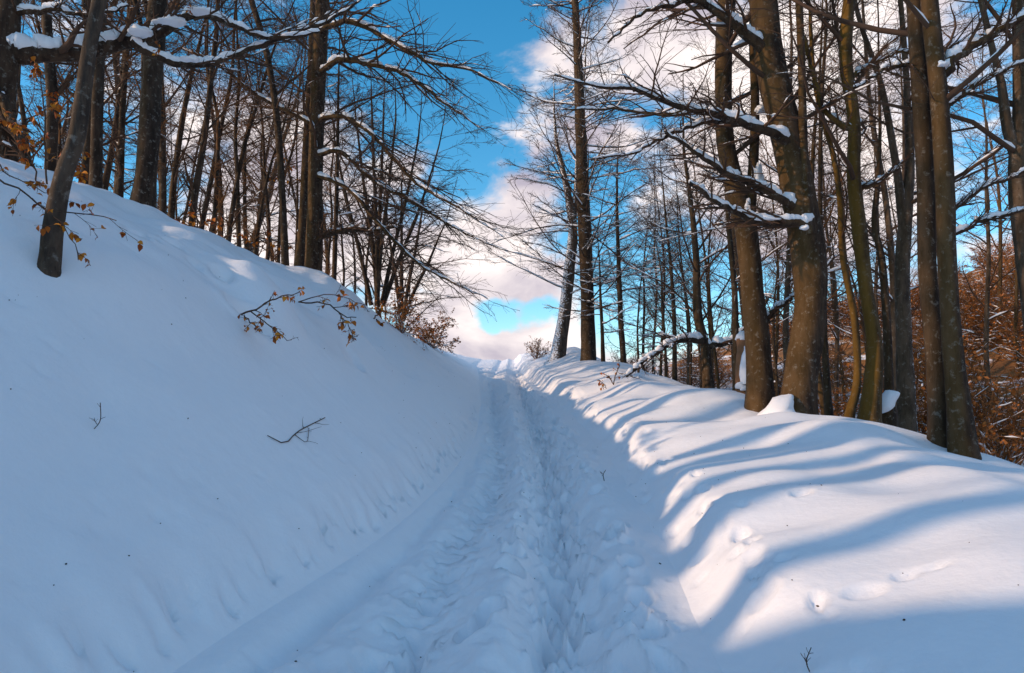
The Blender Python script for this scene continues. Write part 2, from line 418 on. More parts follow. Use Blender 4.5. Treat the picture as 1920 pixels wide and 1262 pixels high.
def bank_dents(X, Y):
    Z = np.zeros(X.shape); R = random.Random(8)
    for u, v, a, b, d in [(415, 522, .10, .14, .14), (255, 437, .10, .16, .08), (320, 456, .10, .16, .08), (660, 670, .12, .3, .06), (365, 495, .06, .12, .06), (470, 600, .22, .16, .16), (285, 445, .05, .1, .05)]:
        p = ground_hit(u, v); dent(X, Y, Z, p[0], p[1], a, b, .4, d*1.4, .3)
    p = ground_hit(500, 566); dent(X, Y, Z, p[0], p[1], .38, .6, .5, -.24, 0)
    p = ground_hit(345, 440); dent(X, Y, Z, p[0], p[1], .5, 1.0, .2, -.12, 0)
    y = 3.0
    while y < 16:                                   # chipped edge where the plough cut the bank
        s = R.uniform(.12, .3)
        dent(X, Y, Z, float(xl(y))-s*.7, y, R.uniform(.025, .06), R.uniform(.02, .05), R.uniform(0, 3), R.uniform(.03, .08), .2)
        y += R.uniform(.04, .2)
    for i in range(420):                            # pits and rolled-down crumbs from snow dropping off the trees
        y = 2.2+16*R.random()**1.3; sd = R.uniform(.4, 4.5); k = R.random()
        a_ = R.uniform(.012, .04)
        if k < .55: dent(X, Y, Z, float(xl(y))-sd, y, a_*1.3, a_*1.2, R.uniform(0, 3), R.uniform(.008, .03), .15)
        elif k < .8: dent(X, Y, Z, float(xl(y))-sd, y, a_*1.2, a_, R.uniform(0, 3), -R.uniform(.008, .022), 0)
        else: dent(X, Y, Z, float(xl(y))-sd, y, R.uniform(.1, .35), R.uniform(.025, .05), R.uniform(-.4, .2), R.uniform(.008, .02), .3)
    e = np.clip((xl(Y)-X)/.06, 0, 1)
    return Z*e
def berm_dents(X, Y):
    Z = np.zeros(X.shape); R = random.Random(9)
    for u, v, a, b, d in [(1500, 924, .07, .05, .05), (1210, 1010, .05, .2, .03), (1275, 790, .12, .06, .05), (1395, 945, .05, .04, .03), (1470, 1045, .06, .04, .03), (1755, 1062, .04, .04, .03), (1620, 1110, .10, .07, .025), (1700, 1080, .07, .05, .025)]:
        p = ground_hit(u, v); dent(X, Y, Z, p[0], p[1], a, b, .2, d, .2)
    y = 2.5
    while y < 20:
        s = R.uniform(.08, .5)
        dent(X, Y, Z, float(xr(y))+s, y, R.uniform(.03, .08), R.uniform(.04, .12), R.uniform(-.4, .4), R.uniform(.015, .05), .3)
        y += R.uniform(.06, .22)
    e = np.clip((X-xr(Y))/.06, 0, 1)
    return Z*e
build_ground()

# ------------------------------------------------------------------ branch growing
class Acc:
    def __init__(self): self.V = []; self.Q = []; self.n = 0
    def add(self, V, Q):
        self.V.append(V); self.Q.append(Q+self.n); self.n += len(V)
    def tubes(self, P, R, sides):
        """P (B,n,3) centre lines, R (B,n) radii or (B,n,sides)"""
        B, n, _ = P.shape
        if B == 0: return
        T = np.gradient(P, axis=1); T /= np.linalg.norm(T, axis=2, keepdims=True)+1e-9
        D = P[:, -1]-P[:, 0]
        ref = np.zeros((B, 3)); ref[np.arange(B), np.argmin(np.abs(D), axis=1)] = 1
        A = np.cross(T, ref[:, None]); A /= np.linalg.norm(A, axis=2, keepdims=True)+1e-9
        Bn = np.cross(T, A)
        th = np.arange(sides)*2*math.pi/sides
        if R.ndim == 2: R = np.repeat(R[:, :, None], sides, 2)
        V = P[:, :, None]+R[..., None]*(np.cos(th)[None, None, :, None]*A[:, :, None]+np.sin(th)[None, None, :, None]*Bn[:, :, None])
        base = (np.arange(B)*n*sides)[:, None, None]
        i = np.arange(n-1)[None, :, None]; j = np.arange(sides)[None, None, :]; j2 = (j+1) % sides
        Q = np.stack([base+i*sides+j, base+i*sides+j2, base+(i+1)*sides+j2, base+(i+1)*sides+j], -1).reshape(-1, 4)
        self.add(V.reshape(-1, 3), Q)
    def mesh(self, name):
        return quads_mesh(name, np.concatenate(self.V), np.concatenate(self.Q))

def smooth_path(pts, n):
    """Catmull-Rom through (k,4) points -> n points"""
    p = np.asarray(pts, float); k = len(p)
    d = np.concatenate([[0], np.cumsum(np.linalg.norm(np.diff(p[:, :3], axis=0), axis=1))]); d /= d[-1]
    pe = np.vstack([2*p[0]-p[1], p, 2*p[-1]-p[-2]])
    out = []
    for t in np.linspace(0, 1, n):
        i = min(int(np.searchsorted(d, t, 'right'))-1, k-2); f = (t-d[i])/(d[i+1]-d[i])
        a, b, c, e = pe[i], pe[i+1], pe[i+2], pe[i+3]
        out.append(.5*((2*b)+(c-a)*f+(2*a-5*b+4*c-e)*f*f+(3*b-a-3*c+e)*f**3))
    out = np.array(out); out[:, 3] = np.maximum(out[:, 3], .002)
    return out

def grow(rng, P, R, k, t0, t1, ang, angsd, lenf, n, up, wig, rr, flat=.7, taper=.25, minlen=.05, rmin=.0022, lenabs=None, bias=None):
    """children of the branches P,R; returns (P,R)"""
    B, m, _ = P.shape
    idx = np.repeat(np.arange(B), k); C = len(idx)
    if C == 0: return np.zeros((0, n, 3)), np.zeros((0, n))
    base_t = np.tile((np.arange(k)+.5)/k, B)
    t = t0+(t1-t0)*np.clip(base_t+rng.normal(0, .35/k, C), 0, 1)
    f = t*(m-1); i = np.minimum(f.astype(int), m-2); w = (f-i)[:, None]
    S = P[idx, i]*(1-w)+P[idx, i+1]*w
    pr = R[idx, i]*(1-w[:, 0])+R[idx, i+1]*w[:, 0]
    T = P[idx, i+1]-P[idx, i]; T /= np.linalg.norm(T, axis=1, keepdims=True)+1e-9
    Z = np.array([0, 0, 1.])
    side = np.cross(T, Z); sn = np.linalg.norm(side, axis=1, keepdims=True)
    rnd = rng.normal(size=(C, 3)); rnd -= (rnd*T).sum(1, keepdims=True)*T; rnd /= np.linalg.norm(rnd, axis=1, keepdims=True)+1e-9
    sgn = np.where((np.arange(C)+rng.integers(0, 2, C)*(rng.random(C) < .25)) % 2 == 0, 1., -1.)[:, None]
    side = np.where(sn > .25, side/(sn+1e-9)*sgn, rnd)
    out = side*flat+rnd*(1-flat)
    if bias is not None: out = out+np.asarray(bias)[None]
    out -= (out*T).sum(1, keepdims=True)*T; out /= np.linalg.norm(out, axis=1, keepdims=True)+1e-9
    a = np.clip(rng.normal(ang, angsd, C), .2, 1.7)[:, None]
    D = T*np.cos(a)+out*np.sin(a)
    plen = np.linalg.norm(np.diff(P, axis=1), axis=2).sum(1)[idx]
    if lenabs is not None: Ln = lenabs(t)*rng.uniform(.65, 1.25, C)
    else: Ln = plen*lenf*(1.15-.75*t)*rng.uniform(.55, 1.3, C)
    Ln = np.maximum(Ln, minlen)
    Q = np.zeros((C, n, 3)); Q[:, 0] = S
    d = D.copy(); st = (Ln/(n-1))[:, None]
    for j in range(1, n):
        d = d+rng.normal(0, wig, (C, 3))+Z*up[0]*(1 if j < n*.55 else 0)+Z*up[1]*(1 if j >= n*.55 else 0)
        d /= np.linalg.norm(d, axis=1, keepdims=True)
        Q[:, j] = Q[:, j-1]+d*st
    r0 = np.maximum(np.minimum(pr*rr*rng.uniform(.7, 1.15, C), pr*.9), rmin)
    RR = r0[:, None]*np.linspace(1, taper, n)[None]; RR = np.maximum(RR, rmin*.8)
    return Q, RR

def snow_on(acc, rng, P, R, sides, amt=1.0, minh=.35, cover=.6, lift=0.55):
    """loaf-shaped strips of snow lying along the upper side of near-horizontal branches"""
    B, n, _ = P.shape
    if B == 0: return
    n2 = n*(4 if sides >= 8 else 2)-1 if sides > 4 else n
    P2 = resample(P, n2); R2 = resample(R[..., None], n2)[..., 0]
    T = np.gradient(P2, axis=1); T /= np.linalg.norm(T, axis=2, keepdims=True)+1e-9
    hor = np.clip((1-np.abs(T[..., 2])-minh)/.35, 0, 1)
    ph = rng.random((B, 1))*50
    s = np.linspace(0, 1, n2)[None]*n*1.1
    w = .5+.5*vnoise(s+ph, ph*3.7+0*s, 3)
    m = np.clip((w-(1-cover))*3, 0, 1); m = m*m*(3-2*m)*hor*(1+.25*vnoise(s*4+ph, ph+0*s, 8))*(rng.random((B, 1)) < cover+.35)
    m[:, 0] *= .5; m[:, -1] *= .2
    keep = m.max(1) > .25
    P2, R2, m, w = P2[keep], R2[keep], m[keep], w[keep]
    if len(P2) == 0: return
    rad = (R2*.85+.003*amt+.009*amt*np.sqrt(R2/.03))*m*(.7+.5*w)
    rad = np.where(m > 0, rad, R2*.3)
    C = P2.copy(); C[..., 2] += R2*lift+rad*.45
    C[..., 2] = np.where(m > 0.02, C[..., 2], P2[..., 2])
    acc.tubes(C, rad, sides)

def trunk_tube(acc, rng, path, sides=18, rough=.06):
    n = len(path)
    a = np.arange(sides)/sides*2*math.pi
    zz = np.linspace(0, n*.35, n)
    nz = np.stack([vnoise(np.cos(a)*1.3+40+0*zz[i], np.sin(a)*1.3+zz[i], 91) for i in range(n)])
    nz2 = np.stack([vnoise(np.cos(a)*3+70, np.sin(a)*3+zz[i]*2.2, 92) for i in range(n)])
    R = path[:, 3][:, None]*(1+rough*nz*1.3+rough*.6*nz2)
    acc.tubes(path[None, :, :3], R[None], sides)

def continue_up(path, H, rng, lean=(0, 0), wig=.05, n=8, rtop=.012):
    """carry a traced trunk (list of [x,y,z,r]) on to the height H above its foot"""
    p = [list(q) for q in path]
    d = np.array(p[-1][:3])-np.array(p[-2][:3]); d /= np.linalg.norm(d)
    z0 = p[0][2]; top = p[-1][2]; need = z0+H-top
    if need <= .5: return p
    st = need/n; r0 = p[-1][3]
    q = np.array(p[-1][:3])
    for i in range(n):
        d = d+rng.normal(0, wig, 3)+np.array([lean[0]*.05, lean[1]*.05, .12]); d /= np.linalg.norm(d)
        q = q+d*st; p.append([*q, max(rtop, r0*(1-(i+1)/n*.93))])
    return p

def make_tree(name, label, cat, foot, trunk, rng, bark, group=None, sides=16, nlimb=14, h0=.3, h1=.97, limb_len=3.0, limb_up=(.06, .02), limb_ang=1.1,
              k2=8, k3=7, k4=0, len2=.42, len3=.42, twig_r=.0035, snow=1.0, cover=.55, traced=(), stems=(), bias=None, twig_up=(-.01, -.03), flat=.75,
              snow3=False, shape='cone', twigm=None, wig=.10, trough=.06, lsides=7, cull=None, rmax=.04, tk=20, tlen=.34):
    """foot: world xyz.  trunk: (k,4) x y z r relative to the foot.  traced: list of (k,4) limbs, stems: extra upright trunks"""
    root = empty(name, foot, label, cat, group)
    path = smooth_path(trunk, max(14, int(len(trunk)*5)))
    a = Acc(); trunk_tube(a, rng, path, sides, trough)
    tops = [path]
    for s in stems:
        sp = smooth_path(s, max(12, len(s)*5)); trunk_tube(a, rng, sp, max(8, sides-4), trough); tops.append(sp)
    obj('trunk', a.mesh('trunk'), bark, root)
    crown = Acc(); sn = Acc()
    allP = []; 
    for lp in traced:
        lpath = smooth_path(lp, max(10, len(lp)*4))
        lpath[1:-1, :3] += rng.normal(0, .012, (len(lpath)-2, 3))
        la = Acc(); trunk_tube(la, rng, lpath, 9, .08)
        lo = obj('limb', la.mesh('limb'), bark, root)
        if snow > 0:
            sa = Acc(); snow_on(sa, rng, lpath[None, :, :3], lpath[None, :, 3], 8, snow*.95, .1, min(.97, cover+.36), .6)
            if sa.n: obj('snow', sa.mesh('limb_snow'), SNOW_B, lo, 'stuff')
        allP.append(lpath)
    L1 = []
    for tp in tops:
        nl = nlimb if tp is path else max(3, nlimb//2)
        hz = tp[-1, 2]-tp[0, 2]
        if shape == 'cone': la = lambda t: limb_len*(1.12-.85*np.clip((t-h0)/(1-h0), 0, 1))
        elif shape == 'round': la = lambda t: limb_len*np.sqrt(np.clip(1.05-((t-.62)/.45)**2, .12, 1))
        else: la = lambda t: limb_len*np.ones_like(t)
        P1, R1 = grow(rng, tp[None, :, :3], tp[None, :, 3], nl, h0, h1, limb_ang, .22, 0, 9, limb_up, wig, .42, 0.0, .22, .3, twig_r*1.6, la, bias)
        L1.append((P1, R1))
    P1 = np.concatenate([q[0] for q in L1]); R1 = np.concatenate([q[1] for q in L1])
    if nlimb:
        R1 = np.minimum(R1, rmax*np.linspace(1, .3, R1.shape[1])[None])
        crown.tubes(P1, R1, lsides); 
        if snow: snow_on(sn, rng, P1, R1, 6, snow, .3, cover)
    else: P1 = P1[:0]; R1 = R1[:0]
    if allP:
        tr = []; rr_ = []
        for lp in allP:
            q = smooth_path(lp, 9); tr.append(q[:, :3]); rr_.append(q[:, 3])
        tP, tR = np.array(tr), np.array(rr_)
        Pt, Rt = grow(rng, tP, tR, tk, .12, 1.0, .85, .25, tlen, 7, (.02, -.01), .12, .5, flat, .25, .15, twig_r*1.3)
        crown.tubes(Pt, Rt, 5)
        if snow: snow_on(sn, rng, Pt, Rt, 5, snow*.8, .3, cover*.8)
    P2, R2 = grow(rng, P1, R1, k2, .18, 1.0, .8, .2, len2, 6, twig_up, .12, .52, flat, .28, .12, twig_r*1.2)
    crown.tubes(P2, R2, 4)
    if snow: snow_on(sn, rng, P2, R2, 4, snow*.75, .3, cover*.7)
    if allP: P2 = np.concatenate([P2, resample(Pt, 6)]); R2 = np.concatenate([R2, Rt[:, :6]])
    if cull is not None:
        w_ = P2[:, 0]+np.array(foot)[None]; hi = (w_[:, 2]-CAMZ) > .66*np.maximum(w_[:, 1], 1)+1.0
        keep = (~hi) | (rng.random(len(hi)) < .3); P2, R2 = P2[keep], R2[keep]
    P3, R3 = grow(rng, P2, R2, k3, .15, 1.0, .72, .2, len3, 4, twig_up, .13, .6, flat*.8, .4, .08, twig_r)
    crown.tubes(P3, R3, 3)
    if snow3: snow_on(sn, rng, P3, R3, 3, snow*.5, .35, cover*.5)
    if k4:
        P4, R4 = grow(rng, P3, R3, k4, .2, 1.0, .7, .2, .5, 3, twig_up, .12, .7, flat*.7, .5, .06, twig_r*.85)
        crown.tubes(P4, R4, 3)
    if crown.n: obj('crown', crown.mesh('crown'), twigm or TWIG, root)
    if sn.n: obj('snow', sn.mesh('crown_snow'), SNOW_B, root, 'stuff')
    return root
def resample(P, n):
    m = P.shape[1]; f = np.linspace(0, m-1, n); i = np.minimum(f.astype(int), m-2); w = (f-i)[None, :, None]
    return P[:, i]*(1-w)+P[:, i+1]*w

def traced_trunk(pix, Y, dy=0.0, sink=.5):
    """pixels (u,v,width) from the foot upwards at distance Y -> foot xyz and relative points"""
    pts = []
    n = len(pix)
    for i, (u, v, w) in enumerate(pix):
        yy = Y+dy*i/max(1, n-1)
        p = at(u, v, yy); dep = yy*math.cos(PITCH)+(p[2]-CAMZ)*math.sin(PITCH)
        pts.append([*p, w/2/F*dep])
    return pts
def rooted(pts, sink=.35):
    """lengthen the foot of a traced trunk into the snow"""
    b = pts[0]; g = ground_z(b[0], b[1])
    d = np.array(pts[0][:3])-np.array(pts[1][:3]); d /= np.linalg.norm(d)
    if d[2] > -.5: d = np.array([0, 0, -1.])
    foot = np.array(b[:3])
    if b[2] > g-.15:
        k = (b[2]-(g-sink))/(-d[2]); foot = foot+d*k
        pts = [[*foot, b[3]*1.7]]+[[b[0], b[1], b[2], b[3]*1.06]]+pts[1:]
    f = np.array([pts[0][0], pts[0][1], min(g, pts[0][2]+.0)])
    return f, [[p[0]-f[0], p[1]-f[1], p[2]-f[2], p[3]] for p in pts]
def rel(pts, f): return [[p[0]-f[0], p[1]-f[1], p[2]-f[2], p[3]] for p in pts]

def hero(name, label, pix, Y, seed, bark, H=14, traced=(), stems=(), dy=0, cat='tree', lean=(0, 0), **kw):
    rng = np.random.default_rng(seed)
    pts = traced_trunk(pix, Y, dy)
    f, tr = rooted(pts)
    tr = continue_up(tr, H, rng, lean)
    tl = [rel(traced_trunk(p, *(y if isinstance(y, tuple) else (y,))), f) for p, y in traced]
    tp = smooth_path(tr, 60)
    for l in tl:                                    # root each limb in the heart of the trunk
        dd = np.linalg.norm(tp[:, :3]-np.array(l[0][:3]), axis=1); j = int(np.argmin(dd))
        if .02 < dd[j] < tp[j, 3]*2.5+.15:
            l.insert(0, [*(tp[j, :3]-[0, 0, .03]), l[0][3]*1.15])
    st = [continue_up(rel(traced_trunk(p, y), f), H*.85, rng, lean) for p, y in stems]
    return make_tree(name, label, cat, tuple(f), tr, rng, bark, traced=tl, stems=st, cull=True, **kw)
# ------------------------------------------------------------------ trees beyond the sunlit berm
RK = dict(nlimb=15, h0=.3, limb_len=3.2, k2=9, k3=8, k4=0, twig_r=.0028, snow=1.0, cover=.5)
hero('beech_tree', 'dark forked beech with snow packed in its fork, beside the snowy stump',
     [(1426, 752, 52), (1416, 600, 43), (1400, 440, 40), (1382, 365, 36), (1360, 265, 32), (1356, 130, 31), (1362, 0, 33)], 10.6, 11, BARK,
     stems=[([(1402, 440, 26), (1411, 330, 20), (1416, 200, 16), (1413, 80, 17), (1414, -40, 15)], 10.6)],
     traced=[([(1432, 600, 16), (1462, 575, 9), (1490, 555, 5)], 10.7)], **RK)
hero('beech_tree', 'thickest beech trunk, leaning towards the road with long snowy limbs reaching over it',
     [(1496, 757, 66), (1503, 680, 60), (1520, 580, 57), (1516, 480, 62), (1500, 380, 58), (1478, 265, 57), (1448, 140, 54), (1430, 0, 48)], 10.0, 12, BARK,
     stems=[([(1520, 440, 22), (1514, 380, 18), (1506, 270, 16), (1504, 150, 14), (1498, 0, 13)], 9.8)],
     traced=[([(1488, 272, 20), (1420, 240, 16), (1345, 216, 13), (1250, 192, 9), (1180, 166, 7), (1110, 160, 5), (1040, 140, 3)], (9.9, -1.6)),
             ([(1460, 250, 16), (1380, 222, 12), (1300, 206, 9), (1240, 214, 7), (1160, 205, 5), (1060, 205, 3)], (9.9, .8)),
             ([(1400, 232, 10), (1340, 226, 9), (1285, 240, 7), (1235, 262, 6), (1190, 285, 5), (1110, 298, 3)], (9.6, -.7)),
             ([(1492, 388, 18), (1420, 352, 13), (1340, 312, 10), (1290, 275, 7), (1246, 245, 5)], (9.9, -.8)),
             ([(1512, 420, 18), (1432, 416, 14), (1385, 402, 11), (1335, 372, 8), (1291, 342, 7)], (9.8, -.8)),
             ([(1425, 88, 22), (1372, 44, 17), (1310, 2, 12), (1260, 10, 8), (1200, 28, 6), (1140, 80, 4)], (9.9, -.8))],
     **{**RK, 'nlimb': 10, 'cover': .6})
hero('beech_tree', 'crooked mossy yellow-green trunk winding upward among the trees beyond the berm',
     [(1630, 778, 38), (1640, 660, 30), (1623, 540, 25), (1612, 440, 26), (1601, 330, 24), (1601, 220, 22), (1586, 120, 22), (1592, 0, 20)], 10.2, 13, BARK_Y,
     traced=[([(1608, 355, 11), (1655, 335, 7), (1700, 300, 4)], 10.3), ([(1592, 240, 12), (1545, 205, 10), (1520, 120, 8), (1508, 70, 7)], 10.2), ([(1604, 140, 9), (1650, 112, 6), (1720, 92, 4)], 10.2)], **RK)
hero('beech_tree', 'thin twisting mossy stem curling up just beside the crooked yellow-green trunk',
     [(1594, 772, 18), (1607, 715, 15), (1602, 600, 13), (1580, 480, 11), (1575, 380, 10), (1562, 290, 9), (1530, 170, 8), (1520, 60, 7)], 10.8, 14, BARK_Y, H=10, **{**RK, 'nlimb': 9, 'limb_len': 2.0})
hero('beech_tree', 'grey-brown trunk dividing into a tall Y behind the close pair of trunks',
     [(1700, 802, 34), (1696, 650, 28), (1692, 520, 25), (1697, 420, 23), (1706, 300, 16), (1700, 160, 11), (1690, 20, 9)], 11.5, 15, BARK_G,
     stems=[([(1695, 430, 18), (1680, 310, 14), (1652, 160, 11), (1612, 40, 8)], 11.5)], **RK)
hero('beech_tree', 'darker grey trunk, nearer the road, of the close pair beyond the berm',
     [(1764, 824, 42), (1751, 640, 34), (1739, 500, 32), (1736, 330, 31), (1724, 150, 29), (1714, 0, 28)], 7.9, 16, BARK_D,
     traced=[([(1712, 120, 10), (1660, 130, 7), (1600, 165, 4)], 8.0)], **RK)
hero('beech_tree', 'browner right-leaning trunk of the close pair, with a heavy snowy limb reaching away',
     [(1806, 848, 48), (1786, 650, 36), (1776, 500, 33), (1770, 330, 32), (1758, 150, 30), (1742, 0, 29)], 7.6, 17, BARK,
     traced=[([(1768, 135, 20), (1800, 100, 17), (1860, 65, 14), (1925, 28, 11), (2000, -10, 7)], 7.6), ([(1770, 200, 12), (1850, 150, 8), (1930, 110, 5)], 7.7),
             ([(1782, 400, 9), (1850, 350, 7), (1930, 320, 5)], 7.7), ([(1786, 440, 10), (1850, 412, 8), (1930, 392, 6)], 7.9)], **RK)
hero('beech_tree', 'stout snow-edged trunk with a bent mossy arm at the outer end of the berm',
     [(1962, 880, 50), (1945, 640, 42), (1922, 450, 38), (1910, 330, 34), (1916, 200, 28), (1912, 60, 24)], 8.2, 18, BARK_G,
     stems=[([(1908, 300, 22), (1888, 235, 18), (1876, 150, 14), (1858, 80, 11)], 8.2)], **RK)
hero('young_beech', 'slim straight pole standing between the thickest trunk and the mossy ones',
     [(1553, 764, 15), (1546, 640, 12), (1543, 520, 10), (1538, 380, 8), (1540, 200, 7), (1550, 40, 5)], 12.5, 19, BARK_D, H=10, **{**RK, 'nlimb': 10, 'limb_len': 1.9})
hero('young_beech', 'thin wavy dark stem rising next to a snow-capped broken snag',
     [(1668, 790, 20), (1664, 640, 15), (1655, 500, 13), (1640, 420, 11), (1646, 340, 9), (1650, 250, 6)], 11.0, 20, BARK_D, H=9, **{**RK, 'nlimb': 10, 'limb_len': 1.9})

# ------------------------------------------------------------------ the trees standing by the crest of the road
CK = dict(h0=.22, limb_len=3.6, shape='cone', limb_ang=1.35, limb_up=(.01, .03), k2=9, k3=8, k4=0, len2=.42, len3=.46, twig_r=.0046, snow=1.7, cover=.75, snow3=True, twig_up=(0, .0), rmax=.03)
hero('beech_tree', 'tall straight beech by the road crest carrying tiers of level snowy branches',
     [(1103, 678, 29), (1101, 560, 26), (1095, 400, 24), (1089, 250, 20), (1083, 100, 16), (1078, 0, 13)], 25.5, 31, BARK_D, H=18, nlimb=92, **{**CK, 'h0': .13, 'k3': 10, 'limb_len': 4.2, 'twig_r': .0056, 'limb_up': (.04, .05), 'limb_ang': 1.2})
hero('beech_tree', 'leaning trunk plastered with snow beside the tall straight beech at the road crest',
     [(1046, 664, 28), (1058, 590, 24), (1068, 500, 20), (1074, 430, 17), (1062, 350, 12), (1046, 280, 8)], 29.0, 32, BARK_S, H=13, nlimb=26,
     stems=[([(1073, 440, 12), (1080, 350, 9), (1084, 260, 7)], 29.0)], **{**CK, 'limb_len': 3.2})
hero('young_beech', 'slender dark sapling growing a little beyond the tall straight beech',
     [(1170, 690, 12), (1164, 600, 10), (1160, 500, 8), (1157, 400, 6)], 24.0, 33, BARK_D, H=9, nlimb=24, **{**CK, 'limb_len': 2.3})
hero('young_beech', 'low thin sapling close behind the berm between the crest beech and the slender sapling',
     [(1131, 690, 9), (1129, 620, 7), (1126, 560, 5)], 24.5, 34, BARK_D, H=5, nlimb=14, **{**CK, 'limb_len': 1.8})
hero('beech_tree', 'forking snow-laden tree with low crooked limbs behind the middle of the berm',
     [(1328, 730, 22), (1322, 650, 19), (1308, 590, 17), (1306, 500, 13), (1300, 420, 10)], 17.5, 35, BARK_D, H=9, nlimb=22,
     traced=[([(1318, 640, 14), (1270, 640, 10), (1215, 672, 8), (1175, 705, 6)], (17.4, -1.)), ([(1322, 650, 14), (1370, 640, 10), (1400, 610, 7), (1440, 560, 5)], 17.5)],
     **{**CK, 'limb_len': 2.8, 'limb_up': (.06, .05), 'limb_ang': 1.0, 'twig_r': .004})
hero('young_beech', 'thin upright stem standing close beside the forking snow-laden tree',
     [(1265, 712, 10), (1264, 600, 8), (1258, 500, 6)], 20, 36, BARK_D, H=8, nlimb=18, **{**CK, 'limb_len': 1.8, 'limb_ang': .9})
hero('young_beech', 'slim pole just behind the stump and the dark forked beech',
     [(1380, 735, 13), (1378, 560, 11), (1366, 420, 9), (1360, 300, 7)], 15, 37, BARK_D, H=10, nlimb=16, **{**CK, 'limb_len': 2.2, 'limb_ang': .95, 'twig_r': .004})

# ------------------------------------------------------------------ trees on and above the shaded bank
LK = dict(nlimb=18, h0=.26, limb_len=3.2, k2=9, k3=9, k4=0, twig_r=.0032, snow=1.0, cover=.5)
p_l1 = ground_hit(92, 503)
hero('beech_tree', 'slender leaning tree rooted in the shaded bank with orange leaves around its foot',
     [(92, 500, 38), (100, 420, 35), (117, 335, 32), (143, 262, 30), (155, 185, 28), (168, 90, 25), (186, 0, 23)], float(p_l1[1]), 41, BARK_L, H=9,
     **{**LK, 'nlimb': 10, 'limb_len': 2.2, 'h0': .5, 'twig_r': .003})
hero('beech_tree', 'stout old tree at the bank brink with a long level limb loaded with snow',
     [(4, 318, 52), (2, 220, 50), (8, 120, 46), (16, 0, 44)], 8.6, 42, BARK, H=13,
     traced=[([(8, 104, 34), (90, 102, 31), (160, 98, 29), (240, 78, 25), (300, 62, 19), (360, 28, 14), (420, 40, 10), (500, 70, 7), (600, 60, 4)], (8.6, 1.2)),
             ([(245, 78, 15), (300, 110, 13), (365, 122, 12), (430, 108, 10), (520, 72, 8), (610, 42, 6), (690, -10, 4)], (8.9, 1.5)),
             ([(60, 335, 18), (34, 260, 17), (10, 195, 16), (-20, 150, 15)], 8.4),
             ([(12, 28, 12), (90, 18, 9), (170, 28, 6), (240, 10, 4)], 8.6)], **{**LK, 'nlimb': 10, 'cover': .6, 'snow': 1.5})
hero('beech_tree', 'thick rough dark trunk standing on the lip of the bank between thin poles',
     [(268, 382, 42), (277, 290, 38), (284, 180, 36), (291, 80, 34), (297, 0, 32)], 12.0, 43, BARK_D, H=15, **LK)
hero('beech_tree', 'tall dark beech on the bank edge with long bare boughs drooping over the road',
     [(585, 550, 36), (589, 450, 31), (592, 300, 28), (597, 150, 27), (605, 0, 25)], 17.5, 44, BARK, H=18,
     traced=[([(600, 135, 11), (640, 112, 11), (700, 122, 9), (760, 140, 7), (830, 190, 5), (900, 240, 1)], (17.4, -2)),
             ([(600, 60, 11), (660, 40, 10), (740, 82, 8), (810, 118, 6), (880, 130, 4), (960, 170, 1)], (17.4, -2.5)),
             ([(597, 225, 10), (640, 218, 9), (690, 245, 8), (740, 300, 7), (790, 350, 6), (860, 390, 4), (945, 445, 1)], (17.4, -2.5)),
             ([(592, 292, 10), (640, 286, 8), (700, 340, 7), (760, 370, 6), (840, 420, 4), (900, 450, 1)], (17.4, -1)),
             ([(590, 455, 9), (615, 438, 10), (660, 430, 9), (700, 432, 6), (740, 425, 4)], 17.4),
             ([(592, 235, 8), (540, 210, 7), (470, 170, 6), (410, 120, 4), (340, 90, 3)], 17.5),
             ([(592, 330, 9), (650, 352, 8), (720, 430, 7), (780, 490, 5), (850, 530, 4), (915, 560, 1)], (17.4, -1.5))],
     **{**LK, 'nlimb': 24, 'h0': .2, 'limb_up': (.03, -.06), 'twig_up': (-.03, -.05), 'bias': (.25, -.1, 0), 'limb_len': 4.2, 'twig_r': .004, 'tk': 30, 'tlen': .42})
hero('beech_tree', 'thin dark stem bowing upward beside the tall drooping beech',
     [(535, 505, 14), (530, 380, 13), (520, 230, 12), (500, 100, 11), (468, -10, 10)], 17.0, 45, BARK_D, H=14, **{**LK, 'nlimb': 12, 'limb_len': 2.4, 'twig_r': .004})
hero('young_beech', 'slim bare sapling on the bank edge a step from the tall drooping beech',
     [(625, 575, 10), (628, 470, 9), (632, 330, 7), (634, 200, 5)], 18.5, 46, BARK_D, H=9, **{**LK, 'nlimb': 16, 'limb_len': 2.0, 'twig_r': .004})
hero('beech_tree', 'brown straight trunk just behind the tall drooping beech',
     [(560, 520, 20), (568, 420, 18), (574, 300, 16), (582, 150, 14), (588, 0, 12)], 21, 47, BARK, H=17, **{**LK, 'twig_r': .0045})
# many-stemmed clump further along the bank
def clump(name, label, u, v, Y, seed, tips, H, w0, bark, **kw):
    rng = np.random.default_rng(seed)
    st = []
    for i, (du, dv) in enumerate(tips):
        b = rng.uniform(-10, 10)
        st.append(([(u+b*.6+du*.08, v, w0), (u+b+du*.35, v+dv*.33, w0*.85), (u+b+du*.7, v+dv*.66, w0*.65), (u+b+du, v+dv, w0*.4)], Y+rng.uniform(-.5, .5)))
    return hero(name, label, [st[0][0][0], *st[0][0][1:]], Y, seed, bark, H=H, stems=st[1:], **kw)
clump('beech_clump', 'clump of many thin stems fanning out of one foot on the bank near the crest', 706, 572, 25.5, 51,
      [(-45, -330), (40, -340), (-15, -380), (70, -300), (15, -360), (95, -250), (-70, -300)], 11, 9, BARK_D,
      nlimb=26, h0=.12, limb_len=3.4, k2=9, k3=9, k4=0, twig_r=.0048, snow=.9, cover=.45, bias=(.35, -.1, -.05), limb_up=(.0, -.05), twig_up=(-.01, -.05), sides=10)
